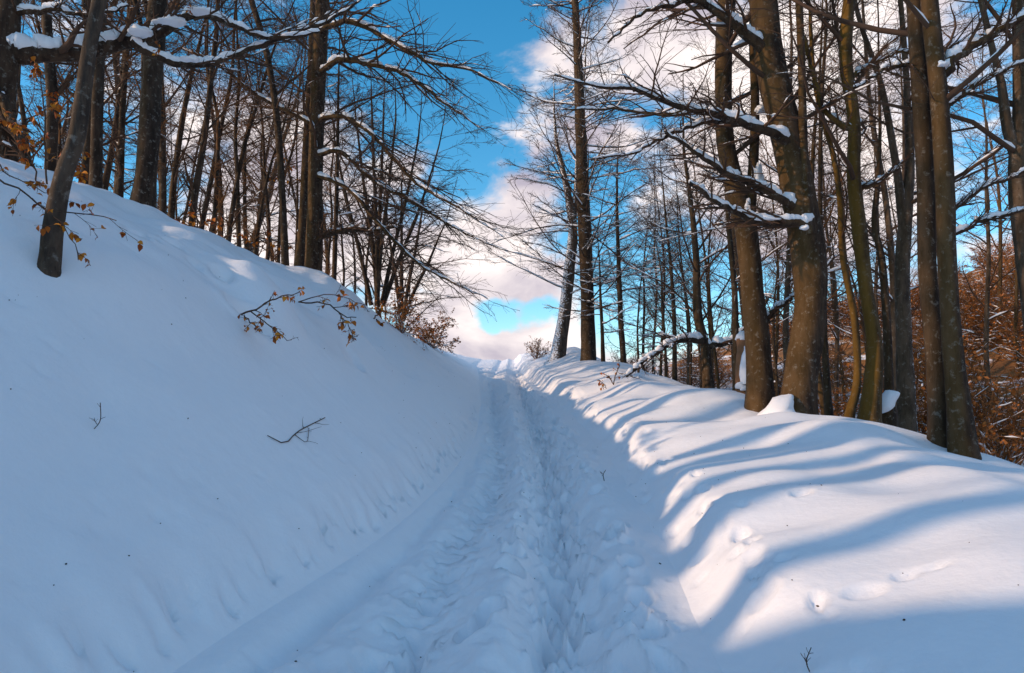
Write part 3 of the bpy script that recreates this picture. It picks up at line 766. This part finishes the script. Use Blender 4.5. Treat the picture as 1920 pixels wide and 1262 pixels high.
clump('beech_clump', 'low spreading clump with boughs sweeping down to the snow beside the red-brown bush', 752, 600, 31, 52,
      [(-30, -200), (40, -210), (0, -260), (75, -160)], 8, 8, BARK_D,
      nlimb=20, h0=.06, limb_len=3.6, k2=9, k3=9, k4=0, twig_r=.00482, snow=.9, cover=.45, bias=(.5, -.1, -.1), limb_up=(.0, -.06), twig_up=(-.01, -.05), sides=10)

# ------------------------------------------------------------------ forest trees copied from a few kinds
def generic(name, label, cat, seed, H, r, bark, group, lean=.045, **kw):
    rng = np.random.default_rng(seed)
    n = 7; pts = [[0, 0, -.6, r*1.25]]
    d = np.array([rng.normal(0, lean), rng.normal(0, lean), 1.0]); q = np.array([0, 0, 0.])
    for i in range(n+1):
        pts.append([*q, max(.012, r*(1-(i/n)**1.3*.95))])
        d = d+np.array([*rng.normal(0, .07, 2), .05]); d /= np.linalg.norm(d); q = q+d*H/n
    return make_tree(name, label, cat, (0, 0, 0), pts, rng, bark, group, sides=10, **kw)
GL = 'wood above the shaded bank'
kinds_left = [generic('forest_beech', '', 'tree', 100+i, H, r, [BARK_D, BARK, BARK_D, BARK_G][i % 4], GL, nlimb=nl, h0=h0, limb_len=ll, k2=9, k3=8, k4=1, twig_r=.0038, snow=1.15, cover=.5,
                      limb_ang=la, limb_up=lu, twigm=[TWIG, TWIG, TWIG_W, TWIG][i % 4], shape='round', lsides=5)
              for i, (H, r, nl, h0, ll, la, lu) in enumerate([(11, .085, 22, .18, 2.1, .85, (.08, .05)), (13, .14, 24, .22, 2.8, 1.05, (.05, .03)), (9, .06, 20, .12, 1.8, .8, (.08, .05)),
                                                               (14, .17, 26, .25, 3.2, 1.1, (.03, .02)), (10, .075, 24, .15, 2.3, 1.0, (.03, .0))])]
left_spots = [  # u at the foot, distance, kind, scale, turn
    (75, 11, 0, 1.1, 1), (95, 14.5, 2, 1, 2), (165, 10.5, 0, 1.15, 3), (178, 16, 0, 1, 4), (205, 20, 3, .9, 0), (225, 26, 2, 1.1, 5), (245, 12.5, 2, 1.1, 1.4), (30, 17, 3, .9, 2.2), (120, 24, 0, 1.1, 3),
    (300, 15, 0, 1, 2.5), (318, 21, 1, .9, 5.2), (335, 28, 4, 1.2, .3), (352, 15.5, 0, 1, 3.9), (366, 19, 0, 1, 4.4), (386, 16.5, 2, 1.1, 0.9), (402, 23, 1, .85, 2.1), (418, 18.5, 0, .95, 5.5), (438, 29, 3, 1, 1.9),
    (452, 19, 2, 1.15, 3.3), (462, 25, 0, 1.1, .6), (480, 33, 1, 1, 4.7), (498, 23, 4, 1.1, 2.9), (515, 30, 0, 1.2, 1.2), (548, 27, 4, 1, 5.0), (575, 34, 0, 1.3, 2.2), (603, 29, 2, 1.3, .2), (640, 33, 4, 1.0, 4.2), (665, 38, 0, 1.0, 3.0),
    (688, 31, 4, .95, 1.1), (55, 30, 4, 1.2, 0), (150, 34, 1, 1.1, 2), (270, 38, 0, 1.3, 4), (380, 40, 4, 1.2, 1), (0, 22, 2, 1.2, 4), (725, 40, 2, .9, 2),
    (110, 18, 4, 1.1, 1), (215, 15, 4, 1.1, 2), (290, 24, 4, 1.2, 5), (345, 33, 2, 1.3, 3), (425, 25, 4, 1.1, .4), (470, 21, 2, 1.1, 5.4), (525, 24, 2, 1.2, 4), (260, 30, 1, 1.1, 1.2), (610, 37, 1, 1.1, 3.1), (50, 20, 0, 1.1, 2.6), (140, 12.5, 4, 1, 3.7)]
def scatter(kinds, spots, labels, used, near):
    names = {}
    for sp in sorted(spots, key=lambda q: q[1]):
        h = min(near, key=lambda q: abs(q[0]-sp[0]))[1]; names.setdefault((sp[2], h), []).append(sp)
    text = {}
    for (k, h), lst in names.items():
        words = ['behind'] if len(lst) == 1 else ['close behind', 'well behind'] if len(lst) == 2 else ['close behind', 'some way behind', 'far behind']
        for i, sp in enumerate(lst): text[sp] = labels[k]+' '+words[min(i, len(words)-1)]+' '+h
    for (u, Y, k, s, rz) in spots:
        src = kinds[k]
        o = src if k not in used else copy_tree(src)
        used.add(k)
        x = (u-960)/F*Y*1.01
        o.location = (x, Y, ground_z(x, Y)); o.rotation_euler = (0, 0, rz); o.scale = (s, s, s)
        o['label'] = text[(u, Y, k, s, rz)]
scatter(kinds_left, left_spots, ['slim bare tree with upswept twigs', 'medium bare beech with brown bark', 'thin bare warm-brown pole', 'thick grey bare tree', 'slender tree with level snowy twigs'], set(),
        [(4, 'the stout old tree'), (140, 'the slender leaning tree'), (275, 'the thick rough dark trunk'), (420, 'the orange-leafed seedlings'), (533, 'the thin bowing stem'), (592, 'the tall drooping beech'), (706, 'the many-stemmed clump')])
# the wood goes on beside and behind the road: these trunks throw the bands of shade across the berm
side_spots = []
R = random.Random(77)
used = set(range(5))
def place(k, x, y, s, rz, labels):
    o = copy_tree(kinds_left[k]); o.location = (x, y, ground_z(x, y)); o.rotation_euler = (0, 0, rz); o.scale = (s, s, s); o['label'] = labels
for k, x, y, s in [(3, -10, .5, 1.0), (3, -10.8, 1.2, 1.4), (0, -9.2, 1.75, 1.2), (1, -9.5, 2.6, 1.2), (3, -12, 3.0, 1.6), (1, -8.6, 4.4, 1.3), (3, -13, 4.8, 1.5), (0, -9, 3.5, 1.2), (3, -15, 7.2, 1.3), (1, -14, 9.6, 1.3)]:
    place(k, x, y, s, R.uniform(0, 6), 'bare tree on the brink of the bank where the wood goes on beside the road')

GR = 'bare trees in the hollow beyond the berm'
kinds_right = [generic('hollow_beech', '', 'tree', 200+i, H, r, [BARK_D, BARK, BARK_G][i % 3], GR, nlimb=nl, h0=h0, limb_len=ll, k2=9, k3=8, k4=1, twig_r=.0042, snow=1.4, cover=.65, snow3=(i == 0),
                       limb_ang=la, limb_up=lu, twigm=[TWIG, TWIG_W, TWIG][i % 3], shape='round', lsides=5)
               for i, (H, r, nl, h0, ll, la, lu) in enumerate([(9, .07, 26, .12, 2.9, 1.15, (.02, .02)), (11, .075, 26, .15, 2.8, .9, (.07, .04)), (13, .085, 24, .2, 2.6, 1.0, (.05, .03))])]
right_spots = [(1205, 30, 0, 1, 0), (1235, 24, 1, .75, 1), (1285, 27, 2, .8, 2), (1310, 34, 0, 1, 3), (1345, 22, 1, .8, 4), (1375, 30, 2, .9, 5), (1445, 20, 1, .85, .5), (1470, 27, 0, .9, 1.5), (1560, 19, 2, .8, 2.5), (1575, 26, 1, .9, 3.5),
               (1620, 17, 0, .75, 4.5), (1650, 22, 2, .9, 5.5), (1680, 30, 1, 1, .9), (1850, 19, 2, .9, 3.9), (1905, 24, 1, 1, 5.9), (1530, 36, 2, 1, 3),
               (1420, 40, 1, 1.1, 1), (1760, 33, 2, 1.1, 2), (1250, 42, 1, 1, 4), (1165, 36, 0, .9, 5), (1990, 16, 2, 1, 5), (2080, 20, 1, 1, 2),
               (1480, 16, 2, 1, 4), (1540, 15, 1, 1, 5.2), (1600, 30, 2, 1.2, .4), (1665, 15, 2, 1.05, 2.2), (1870, 29, 1, 1.2, .7), (1390, 24, 2, 1.1, 1.3), (1325, 28, 1, 1.1, 2.4), (1225, 35, 2, 1, 3.6), (1700, 24, 2, 1.2, 5), (1500, 31, 1, 1.2, 2.8), (1195, 21, 0, .55, 1), (1245, 18.5, 0, .55, 3.2), (1292, 22, 0, .7, 5.1), (1450, 14.5, 0, .5, 2)]
scatter(kinds_right, right_spots, ['spreading bare tree heavy with snow', 'warm brown bare tree with rising boughs', 'tall dark bare tree with fine twigs'], set(),
        [(1103, 'the tall straight crest beech'), (1170, 'the slender dark sapling'), (1265, 'the thin upright stem'), (1328, 'the forking snow-laden tree'), (1425, 'the dark forked beech'), (1500, 'the thickest beech trunk'), (1553, 'the slim straight pole'),
         (1630, 'the crooked mossy trunk'), (1700, 'the tall Y-shaped trunk'), (1785, 'the close pair of trunks'), (1920, 'the bent-armed trunk')])

# ------------------------------------------------------------------ leafy brush
def tri_leaf(V):
    return quads_mesh('leaf', np.array(V), np.array([(0, 6, 1), (6, 7, 2), (6, 2, 1), (7, 3, 2), (0, 5, 6), (5, 4, 7), (5, 7, 6), (4, 3, 7)]))
def leaf_mesh():
    V = [(0, 0, 0), (.3, .30, .16), (.62, .28, .10), (1, 0, -.16), (.62, -.30, .13), (.3, -.28, .08), (.3, 0, .03), (.62, 0, -.02)]
    return tri_leaf(V)
def leaf_batch(rng, pts, size, droop=.5):
    """many leaf faces as one array of quads"""
    n = len(pts)
    V0 = np.array([(0, 0, 0), (.5, .42, .10), (1, 0, .02), (.5, -.42, .10)])
    a = rng.uniform(0, 2*math.pi, n); b = rng.normal(droop, .5, n); g = rng.uniform(-.9, .9, n); s = size*rng.uniform(.6, 1.3, n)
    ca, sa, cb, sb, cg, sg = np.cos(a), np.sin(a), np.cos(b), np.sin(b), np.cos(g), np.sin(g)
    X = np.stack([ca*cb, sa*cb, -sb], -1); Yv = np.stack([-sa, ca, 0*a], -1); Zv = np.cross(X, Yv)
    Yr = Yv*cg[:, None]+Zv*sg[:, None]; Zr = np.cross(X, Yr)
    V = pts[:, None]+s[:, None, None]*(V0[None, :, 0, None]*X[:, None]+V0[None, :, 1, None]*Yr[:, None]+V0[None, :, 2, None]*Zr[:, None])
    return V.reshape(-1, 3), np.arange(n*4).reshape(n, 4)
def bush(name, label, cat, seed, H, n1, spread, leafn, leafsize, leafm, twigm, group=None, snow=.6, twig_r=.005, k2=6, k3=5):
    rng = np.random.default_rng(seed)
    root = empty(name, (0, 0, 0), label, cat, group)
    P = np.zeros((n1, 7, 3)); 
    a = rng.uniform(0, 2*math.pi, n1); t = rng.uniform(.1, spread, n1); d = np.stack([np.cos(a)*np.sin(t), np.sin(a)*np.sin(t), np.cos(t)], -1)
    P[:, 0] = rng.normal(0, .06*H, (n1, 3))*[1, 1, 0]-[0, 0, .1]; L = H*rng.uniform(.6, 1.1, n1)
    for j in range(1, 7):
        d = d+rng.normal(0, .12, (n1, 3)); d /= np.linalg.norm(d, axis=1, keepdims=True); P[:, j] = P[:, j-1]+d*(L/6)[:, None]
    R0 = (.006+.006*H)*rng.uniform(.6, 1.2, n1)[:, None]*np.linspace(1, .3, 7)[None]
    ac = Acc(); ac.tubes(P, R0, 5)
    P2, R2 = grow(rng, P, R0, k2, .2, 1, .75, .2, .45, 5, (.0, .02), .14, .6, .5, .4, .1, twig_r)
    ac.tubes(P2, R2, 3)
    P3, R3 = grow(rng, P2, R2, k3, .2, 1, .7, .2, .5, 3, (0, 0), .12, .7, .5, .5, .06, twig_r*.8)
    ac.tubes(P3, R3, 3)
    obj('stems', ac.mesh('stems'), twigm, root)
    if leafn:
        allp = np.concatenate([P2.reshape(-1, 3), P3.reshape(-1, 3)])
        V, Q = leaf_batch(rng, allp[rng.integers(0, len(allp), leafn)], leafsize)
        o = obj('foliage', quads_mesh('foliage', V, Q), leafm, root); o['kind'] = 'stuff'
    if snow:
        sa = Acc(); snow_on(sa, rng, P2, R2, 5, snow*1.6, .2, .6); snow_on(sa, rng, P, R0, 5, snow*1.6, .25, .6)
        if sa.n: obj('snow', sa.mesh('bush_snow'), SNOW_B, root, 'stuff')
    return root
def put(o, x, y, s=1, rz=0, dz=0):
    o.location = (x, y, ground_z(x, y)+dz); o.rotation_euler = (0, 0, rz); o.scale = (s, s, s); return o
p = ground_hit(815, 655)
put(bush('beech_bush', 'dense red-brown leafy bush where the bank runs down to the road', 'bush', 301, 1.9, 30, 1.25, 3000, .085, LEAF_B, TWIG_W, snow=1.2), p[0]-.2, p[1], 1.0, 0)
p = ground_hit(775, 640)
put(bush('beech_bush', 'smaller snow-dusted brown bush leaning over the bank edge above the red-brown one', 'bush', 302, 1.6, 20, 1.3, 1000, .08, LEAF_B, TWIG_W, snow=1.6), p[0]-.3, p[1]-1, 1.0, 0)
p = ground_hit(1005, 672)
put(bush('beech_bush', 'small round brown bush on the berm at the road crest', 'bush', 303, 1.15, 22, 1.1, 350, .07, LEAF_B, TWIG_W, snow=.5), p[0], p[1], 1.1, 0)
# thicket on the sunlit hillside and in the hollow
GB = 'brown thicket on the hillside beyond the berm'
bk = [bush('thicket_bush', 'bare brown bush of the thicket on the hillside beyond the berm', 'bush', 310+i, 2.6, 20, 1.1, [1100, 300, 700][i], .10, LEAF_B, TWIG_W, GB, .9, .009, 6, 5) for i in range(3)]
Rb = random.Random(4); first = set(); cnt = 0
while cnt < 170:
    x = Rb.uniform(7.5, 62); y = Rb.uniform(9, 62)
    if not (.27 < x/y < 1.0): continue
    if x < 20 and x/y < .58 and Rb.random() < .8: continue
    if x > 30 and Rb.random() < .4: continue
    k = Rb.randrange(3)
    o = bk[k] if k not in first else copy_tree(bk[k]); first.add(k)
    sc = Rb.uniform(.6, 1.15); put(o, x, y, sc, Rb.uniform(0, 6.28), -.1); cnt += 1
GC = 'low brown brush along the edge of the far field'
bl = [bush('field_brush', 'low bare brush along the edge of the far field past the hollow', 'bush', 320+i, 2.2, 18, 1.0, [150, 0][i], .1, LEAF_B, TWIG, GC, .9, .010, 6, 5) for i in range(2)]
first = set()
for i in range(46):
    x = Rb.uniform(7, 24); y = Rb.uniform(27, 58)
    if x/y < .15 or x < 6: continue
    k = i % 2; o = bl[k] if k not in first else copy_tree(bl[k]); first.add(k)
    put(o, x, y, Rb.uniform(.6, 1.1), Rb.uniform(0, 6.28), -.1)
LEAF_ME = leaf_mesh(); LEAF_ME.materials.append(LEAF)
def leaves_on(parent, rng, pts, size, mesh=LEAF_ME):
    for q in pts:
        o = bpy.data.objects.new('leaf', mesh); COL.objects.link(o); o.parent = parent
        o.location = q; o.rotation_euler = (rng.uniform(-.9, .9), rng.normal(.6, .5), rng.uniform(0, 6.28)); s = size*rng.uniform(.65, 1.3); o.scale = (s, s, s)
def sprig(name, label, lines, seed, leafn, size, cat='branch', k=7, twig_r=.0022, rel_to=None, leaf_from=.2, snow=0):
    """lines: list of (list of pixel (u,v,w), Y or (Y,dY))"""
    rng = np.random.default_rng(seed)
    tl = [traced_trunk([(u, v, w*.55) for u, v, w in p], *(y if isinstance(y, tuple) else (y,))) for p, y in lines]
    f = np.array(tl[0][0][:3]); root = empty(name, tuple(f), label, cat)
    P = []; Rr = []
    for t in tl:
        q = smooth_path(rel(t, f), 12); q[1:, :3] += rng.normal(0, .008, (11, 3)); P.append(q[:, :3]); Rr.append(q[:, 3])
    P, Rr = np.array(P), np.array(Rr)
    if snow:
        sa = Acc(); snow_on(sa, rng, P, Rr, 6, snow, .15, .8)
        if sa.n: obj('snow', sa.mesh('sprig_snow'), SNOW_B, root, 'stuff')
    for b in range(len(P)):
        a = Acc(); a.tubes(P[b:b+1], Rr[b:b+1], 6)
        P2, R2 = grow(rng, P[b:b+1], Rr[b:b+1], k, .2, 1, .7, .2, .3, 5, (0, -.03), .12, .6, .6, .4, .06, twig_r)
        a.tubes(P2, R2, 4)
        P3, R3 = grow(rng, P2, R2, 4, .2, 1, .7, .2, .45, 4, (0, -.03), .12, .7, .5, .5, .03, twig_r*.8)
        a.tubes(P3, R3, 3)
        st = obj('stem', a.mesh('stem'), TWIG, root)
        pts = np.concatenate([P3[:, 1:].reshape(-1, 3), P2[:, 2:].reshape(-1, 3)])
        if leafn: leaves_on(st, rng, pts[rng.permutation(len(pts))[:max(1, leafn//len(P))]], size)
    return root
Yl = float(p_l1[1])
sprig('beech_sprig', 'orange-leaved twigs reaching past the foot of the slender leaning tree', [([(-30, 320, 7), (30, 352, 6), (90, 392, 5), (150, 400, 4), (220, 412, 3)], (Yl+.5, -.5)), ([(60, 372, 5), (85, 392, 4), (120, 425, 3), (152, 490, 3)], (Yl+.1, -.3)),
      ([(-10, 300, 5), (20, 330, 4), (70, 350, 3), (120, 380, 2)], (Yl+.3, -.2))], 401, 70, .052, k=6)
sprig('beech_sprig', 'upright orange-leaved sapling twigs in front of the stout old tree', [([(88, 345, 7), (85, 270, 6), (80, 190, 5), (72, 120, 3)], Yl+1.8), ([(70, 350, 6), (60, 290, 5), (40, 250, 4), (10, 215, 3)], Yl+1.8), ([(85, 300, 5), (130, 300, 4), (160, 330, 3)], (Yl+1.8, -.2))], 402, 220, .066, k=10)
sprig('beech_sprig', 'little orange leaf clump under the long snow-loaded limb', [([(290, 60, 4), (294, 75, 3), (298, 96, 3)], 8.8), ([(310, 20, 4), (340, 5, 3), (370, 12, 2)], 8.8)], 403, 22, .055, k=4)
pb = ground_hit(462, 598)
sprig('beech_sprig', 'dry leafy branch sticking out of the hollow in the shaded bank', [([(452, 590, 7), (480, 578, 6), (515, 560, 5), (560, 548, 3)], (float(pb[1]), -.2)), ([(470, 584, 5), (490, 600, 4), (520, 622, 3), (545, 640, 2)], (float(pb[1])-.1, -.5)),
      ([(458, 592, 5), (470, 605, 4), (482, 618, 3)], (float(pb[1])-.1, -.3))], 404, 60, .055, k=6)
pc = ground_hit(585, 575)
sprig('beech_sprig', 'long low twig with a few hanging brown leaves below the tall drooping beech', [([(560, 566, 6), (610, 570, 5), (640, 590, 4), (668, 596, 3)], (float(pc[1])-.3, -.8)), ([(636, 588, 4), (652, 606, 3), (664, 640, 3)], (float(pc[1])-.9, -.2)), ([(560, 566, 4), (620, 552, 3), (690, 574, 2)], float(pc[1])-.3)], 405, 40, .08, k=6, twig_r=.004)
pd = ground_hit(705, 600)
sprig('beech_sprig', 'tuft of orange leaves at the foot of the many-stemmed clump', [([(700, 598, 5), (712, 585, 4), (722, 570, 3)], float(pd[1])-.3), ([(706, 598, 5), (712, 606, 4), (716, 612, 3)], float(pd[1])-.6)], 406, 30, .09, k=6, twig_r=.004)
for i, (u, v, lab, n) in enumerate([(366, 428, 'orange leafed seedling at the brink of the bank among the thin poles', 30), (412, 450, 'second orange leafed seedling lower down the brink of the bank', 30), (500, 470, 'pale orange leafed seedling behind the bank close to the bowing stem', 24), (540, 350, 'orange leaves still hanging high beside the bowing stem', 26)]):
    Y = 15+i*2.0
    x = (u-960)/F*Y; g = ground_z(x, Y)
    sprig('beech_seedling', lab, [([(u, v+20, 6), (u+4, v-15, 5), (u-8, v-50, 3)], Y), ([(u+2, v, 5), (u+25, v-12, 4), (u+45, v-8, 3)], Y), ([(u, v, 4), (u-22, v-14, 3), (u-36, v-16, 2)], Y)], 410+i, int(n*1.7), .105, k=7, twig_r=.004)
pe = ground_hit(1150, 722)
sprig('beech_seedling', 'tiny orange-leaved seedling poking out of the lit berm', [([(1150, 722, 4), (1154, 705, 3), (1162, 684, 3)], float(pe[1])), ([(1150, 720, 3), (1140, 706, 3), (1128, 700, 2)], float(pe[1])), ([(1140, 735, 3), (1134, 722, 2), (1122, 712, 2)], float(pe[1])-.3)], 420, 34, .075, k=5, twig_r=.003)
for i, (lines, lab) in enumerate([
    ([[(502, 820, 3), (535, 834, 4), (560, 812, 4), (610, 786, 3)], [(553, 818, 3), (575, 832, 2), (580, 806, 2)]], 'bare forked twig lying on the shaded bank slope'),
    ([[(175, 806, 3), (188, 788, 3), (188, 755, 3)], [(182, 796, 2), (176, 786, 2)]], 'short bare twig standing in the shaded bank'),
    ([[(1519, 1262, 4), (1512, 1240, 4), (1521, 1214, 3)], [(1514, 1246, 3), (1508, 1234, 2)]], 'dark bare twig poking from the shaded end of the berm'),
    ([[(1133, 902, 3), (1131, 890, 3), (1136, 881, 2)], [(1131, 890, 2), (1126, 886, 2)]], 'tiny upright twig in the trodden wheel rut')]):
    pq = ground_hit(*lines[0][0][:2])
    off = .02
    rows = []
    for ln in lines:
        if i == 0:    # lies on the slope: follow the ground
            rows.append(ln)
        else: rows.append(ln)
    root = empty('fallen_twig', tuple(pq), lab, 'twig')
    a = Acc(); store = []
    for ln in rows:
        pts = []
        for (u, v, w) in ln:
            g = ground_hit(u, v) if i == 0 else at(u, v, float(pq[1]))
            gg = np.array(g)+(np.array([0, -.01, .015]) if i == 0 else 0)
            pts.append([*(gg-pq), max(.0014, w/4.2/F*np.linalg.norm(gg))])
        store.append(pts); q = smooth_path(pts, 10); a.tubes(q[None, :, :3], q[None, :, 3], 6)
    st_ = [smooth_path(p_, 8) for p_ in store]
    P_, R_ = grow(np.random.default_rng(i), np.array([q_[:, :3] for q_ in st_]), np.array([q_[:, 3] for q_ in st_]), 4, .3, 1, .7, .2, .3, 5, (0, 0), .14, .7, .6, .4, .03, .0012)
    a.tubes(P_, R_, 4)
    obj('stem', a.mesh('stem'), TWIG, root)

# ------------------------------------------------------------------ stump, snags and lumps of snow
def blob(name, parent, centre, size, seed, material=SNOW_B, segs=24, flat_bottom=.35):
    rng = np.random.default_rng(seed); nu, nv = segs, segs//2+1
    th = np.arange(nu)/nu*2*math.pi; ph = np.linspace(-math.pi/2, math.pi/2, nv)
    X = np.cos(ph)[:, None]*np.cos(th)[None]; Yy = np.cos(ph)[:, None]*np.sin(th)[None]; Z = np.sin(ph)[:, None]*np.ones(nu)[None]
    o_ = rng.uniform(0, 50)
    n = 1+.45*vnoise(X*1.4+o_, Yy*1.4+Z*1.9, seed)+.2*vnoise(X*3+o_, Yy*3+Z*3.3, seed+1)
    Z = np.where(Z < 0, Z*flat_bottom, Z)
    V = np.stack([X*n*size[0], Yy*n*size[1], Z*n*size[2]], -1).reshape(-1, 3)+np.asarray(centre)
    I = np.arange(nu*nv).reshape(nv, nu); J = np.roll(I, -1, 1)
    Q = np.stack([I[:-1], J[:-1], J[1:], I[1:]], -1).reshape(-1, 4)
    return obj(name, quads_mesh(name, V, Q), material, parent)
def stump():
    rng = np.random.default_rng(5)
    Y = 11.6
    pts = traced_trunk([(1398, 745, 40), (1396, 700, 34), (1395, 655, 30), (1393, 632, 25), (1396, 620, 10)], Y)
    f, tr = rooted(pts)
    root = empty('tree_stump', tuple(f), 'tall broken stump plastered and capped with white snow, beside the dark forked beech', 'stump')
    a = Acc(); trunk_tube(a, rng, smooth_path(tr, 16), 16, .12); obj('trunk', a.mesh('stump'), WOOD, root)
    def q(u, v, dy=0): return at(u, v, Y+dy)-f
    blob('snow_cap', root, q(1396, 634), (.14, .14, .16), 1)
    V = [q(1404, 650, -.1), q(1406, 680, -.13), q(1402, 700, -.15), q(1398, 722, -.16)]
    sp = smooth_path([[*V[0], .10], [*V[1], .13], [*V[2], .12], [*V[3], .09]], 10)
    a = Acc(); trunk_tube(a, rng, sp, 12, .2); obj('snow', a.mesh('stump_snow'), SNOW_B, root)
    blob('snow', root, q(1394, 728, -.16), (.10, .08, .09), 3)
stump()
def snag():
    rng = np.random.default_rng(6); Y = 10.6
    pts = traced_trunk([(1660, 790, 44), (1662, 768, 38), (1664, 752, 30), (1672, 742, 14)], Y)
    f, tr = rooted(pts)
    root = empty('tree_snag', tuple(f), 'low broken snag with a thick slanting snow cap by the crooked mossy trunk', 'stump')
    a = Acc(); trunk_tube(a, rng, smooth_path(tr, 12), 12, .14); obj('trunk', a.mesh('snag'), BARK_D, root)
    sp = smooth_path([[*(at(1646, 772, Y-.15)-f), .05], [*(at(1656, 760, Y-.15)-f), .11], [*(at(1668, 745, Y-.1)-f), .12], [*(at(1682, 738, Y-.05)-f), .05]], 10)
    a = Acc(); trunk_tube(a, rng, sp, 12, .15); obj('snow', a.mesh('snag_snow'), SNOW_B, root)
snag()
# lumps of snow caught in forks and against trunks: parts of those trees
def lumps():
    trees = {o['label'][:14]: o for o in COL.objects if o.type == 'EMPTY' and o.name.startswith('beech_tree')}
    def t(s): return next(o for k, o in trees.items() if s.startswith(k))
    def drift(root):
        f = np.array(root.location); Y = 9.7
        sp = smooth_path([[*(at(1462, 800, Y)-f), .36], [*(at(1464, 772, Y)-f), .24], [*(at(1471, 756, Y+.05)-f), .15], [*(at(1478, 746, Y+.12)-f), .08], [*(at(1482, 740, Y+.16)-f), .01]], 12)
        a = Acc(); trunk_tube(a, np.random.default_rng(3), sp, 20, .2); obj('snow_drift', a.mesh('snow_drift'), SNOW, root)
    def add(root, u, v, Y, size, seed): blob('snow', root, at(u, v, Y)-np.array(root.location), size, seed)
    forked = t('dark forked beech'); thick = t('thickest beech trunk'); pair = t('browner right-leaning'); crook = t('crooked mossy yellow')
    add(forked, 1422, 340, 10.5, (.09, .10, .30), 11); add(forked, 1428, 208, 10.5, (.11, .09, .08), 12); add(forked, 1402, 392, 10.45, (.04, .06, .14), 13)
    add(thick, 1508, 428, 9.72, (.06, .06, .07), 14); drift(thick)
    add(thick, 1436, 411, 9.35, (.17, .05, .045), 16); add(thick, 1312, 352, 9.12, (.06, .05, .05), 17)
    add(pair, 1768, 122, 7.5, (.05, .05, .05), 19)
    old = t('stout old tree at')
    add(old, 352, 112, 9.1, (.12, .08, .06), 20); add(old, 262, 62, 8.85, (.16, .12, .10), 21); add(old, 315, 42, 8.98, (.20, .10, .08), 22); add(old, 372, 22, 9.1, (.14, .10, .07), 23)
lumps()
# crumbs of bark and seeds lying on the snow
def debris():
    rng = np.random.default_rng(9); V = []; n = 0; ac = Acc()
    for i in range(320):
        y = 3+18*rng.random()**1.5; x = rng.uniform(float(xl(y))-4, float(xr(y))+2.2)
        s = rng.uniform(.0025, .008); z = ground_z(x, y)
        c = np.array([x, y, z+s*.3]); d = rng.normal(size=3)*[1, 1, .3]; d /= np.linalg.norm(d)
        P = np.stack([c-d*s, c-d*s*.3, c+d*s*.4, c+d*s])[None]; ac.tubes(P, np.array([[.2, 1, .9, .2]])*s*.6, 5)
    o = obj('bark_crumbs', ac.mesh('bark_crumbs'), BARK_D, kind='stuff')
    o['label'] = 'tiny dark crumbs of bark and seed scattered on the snow'; o['category'] = 'debris'
debris()
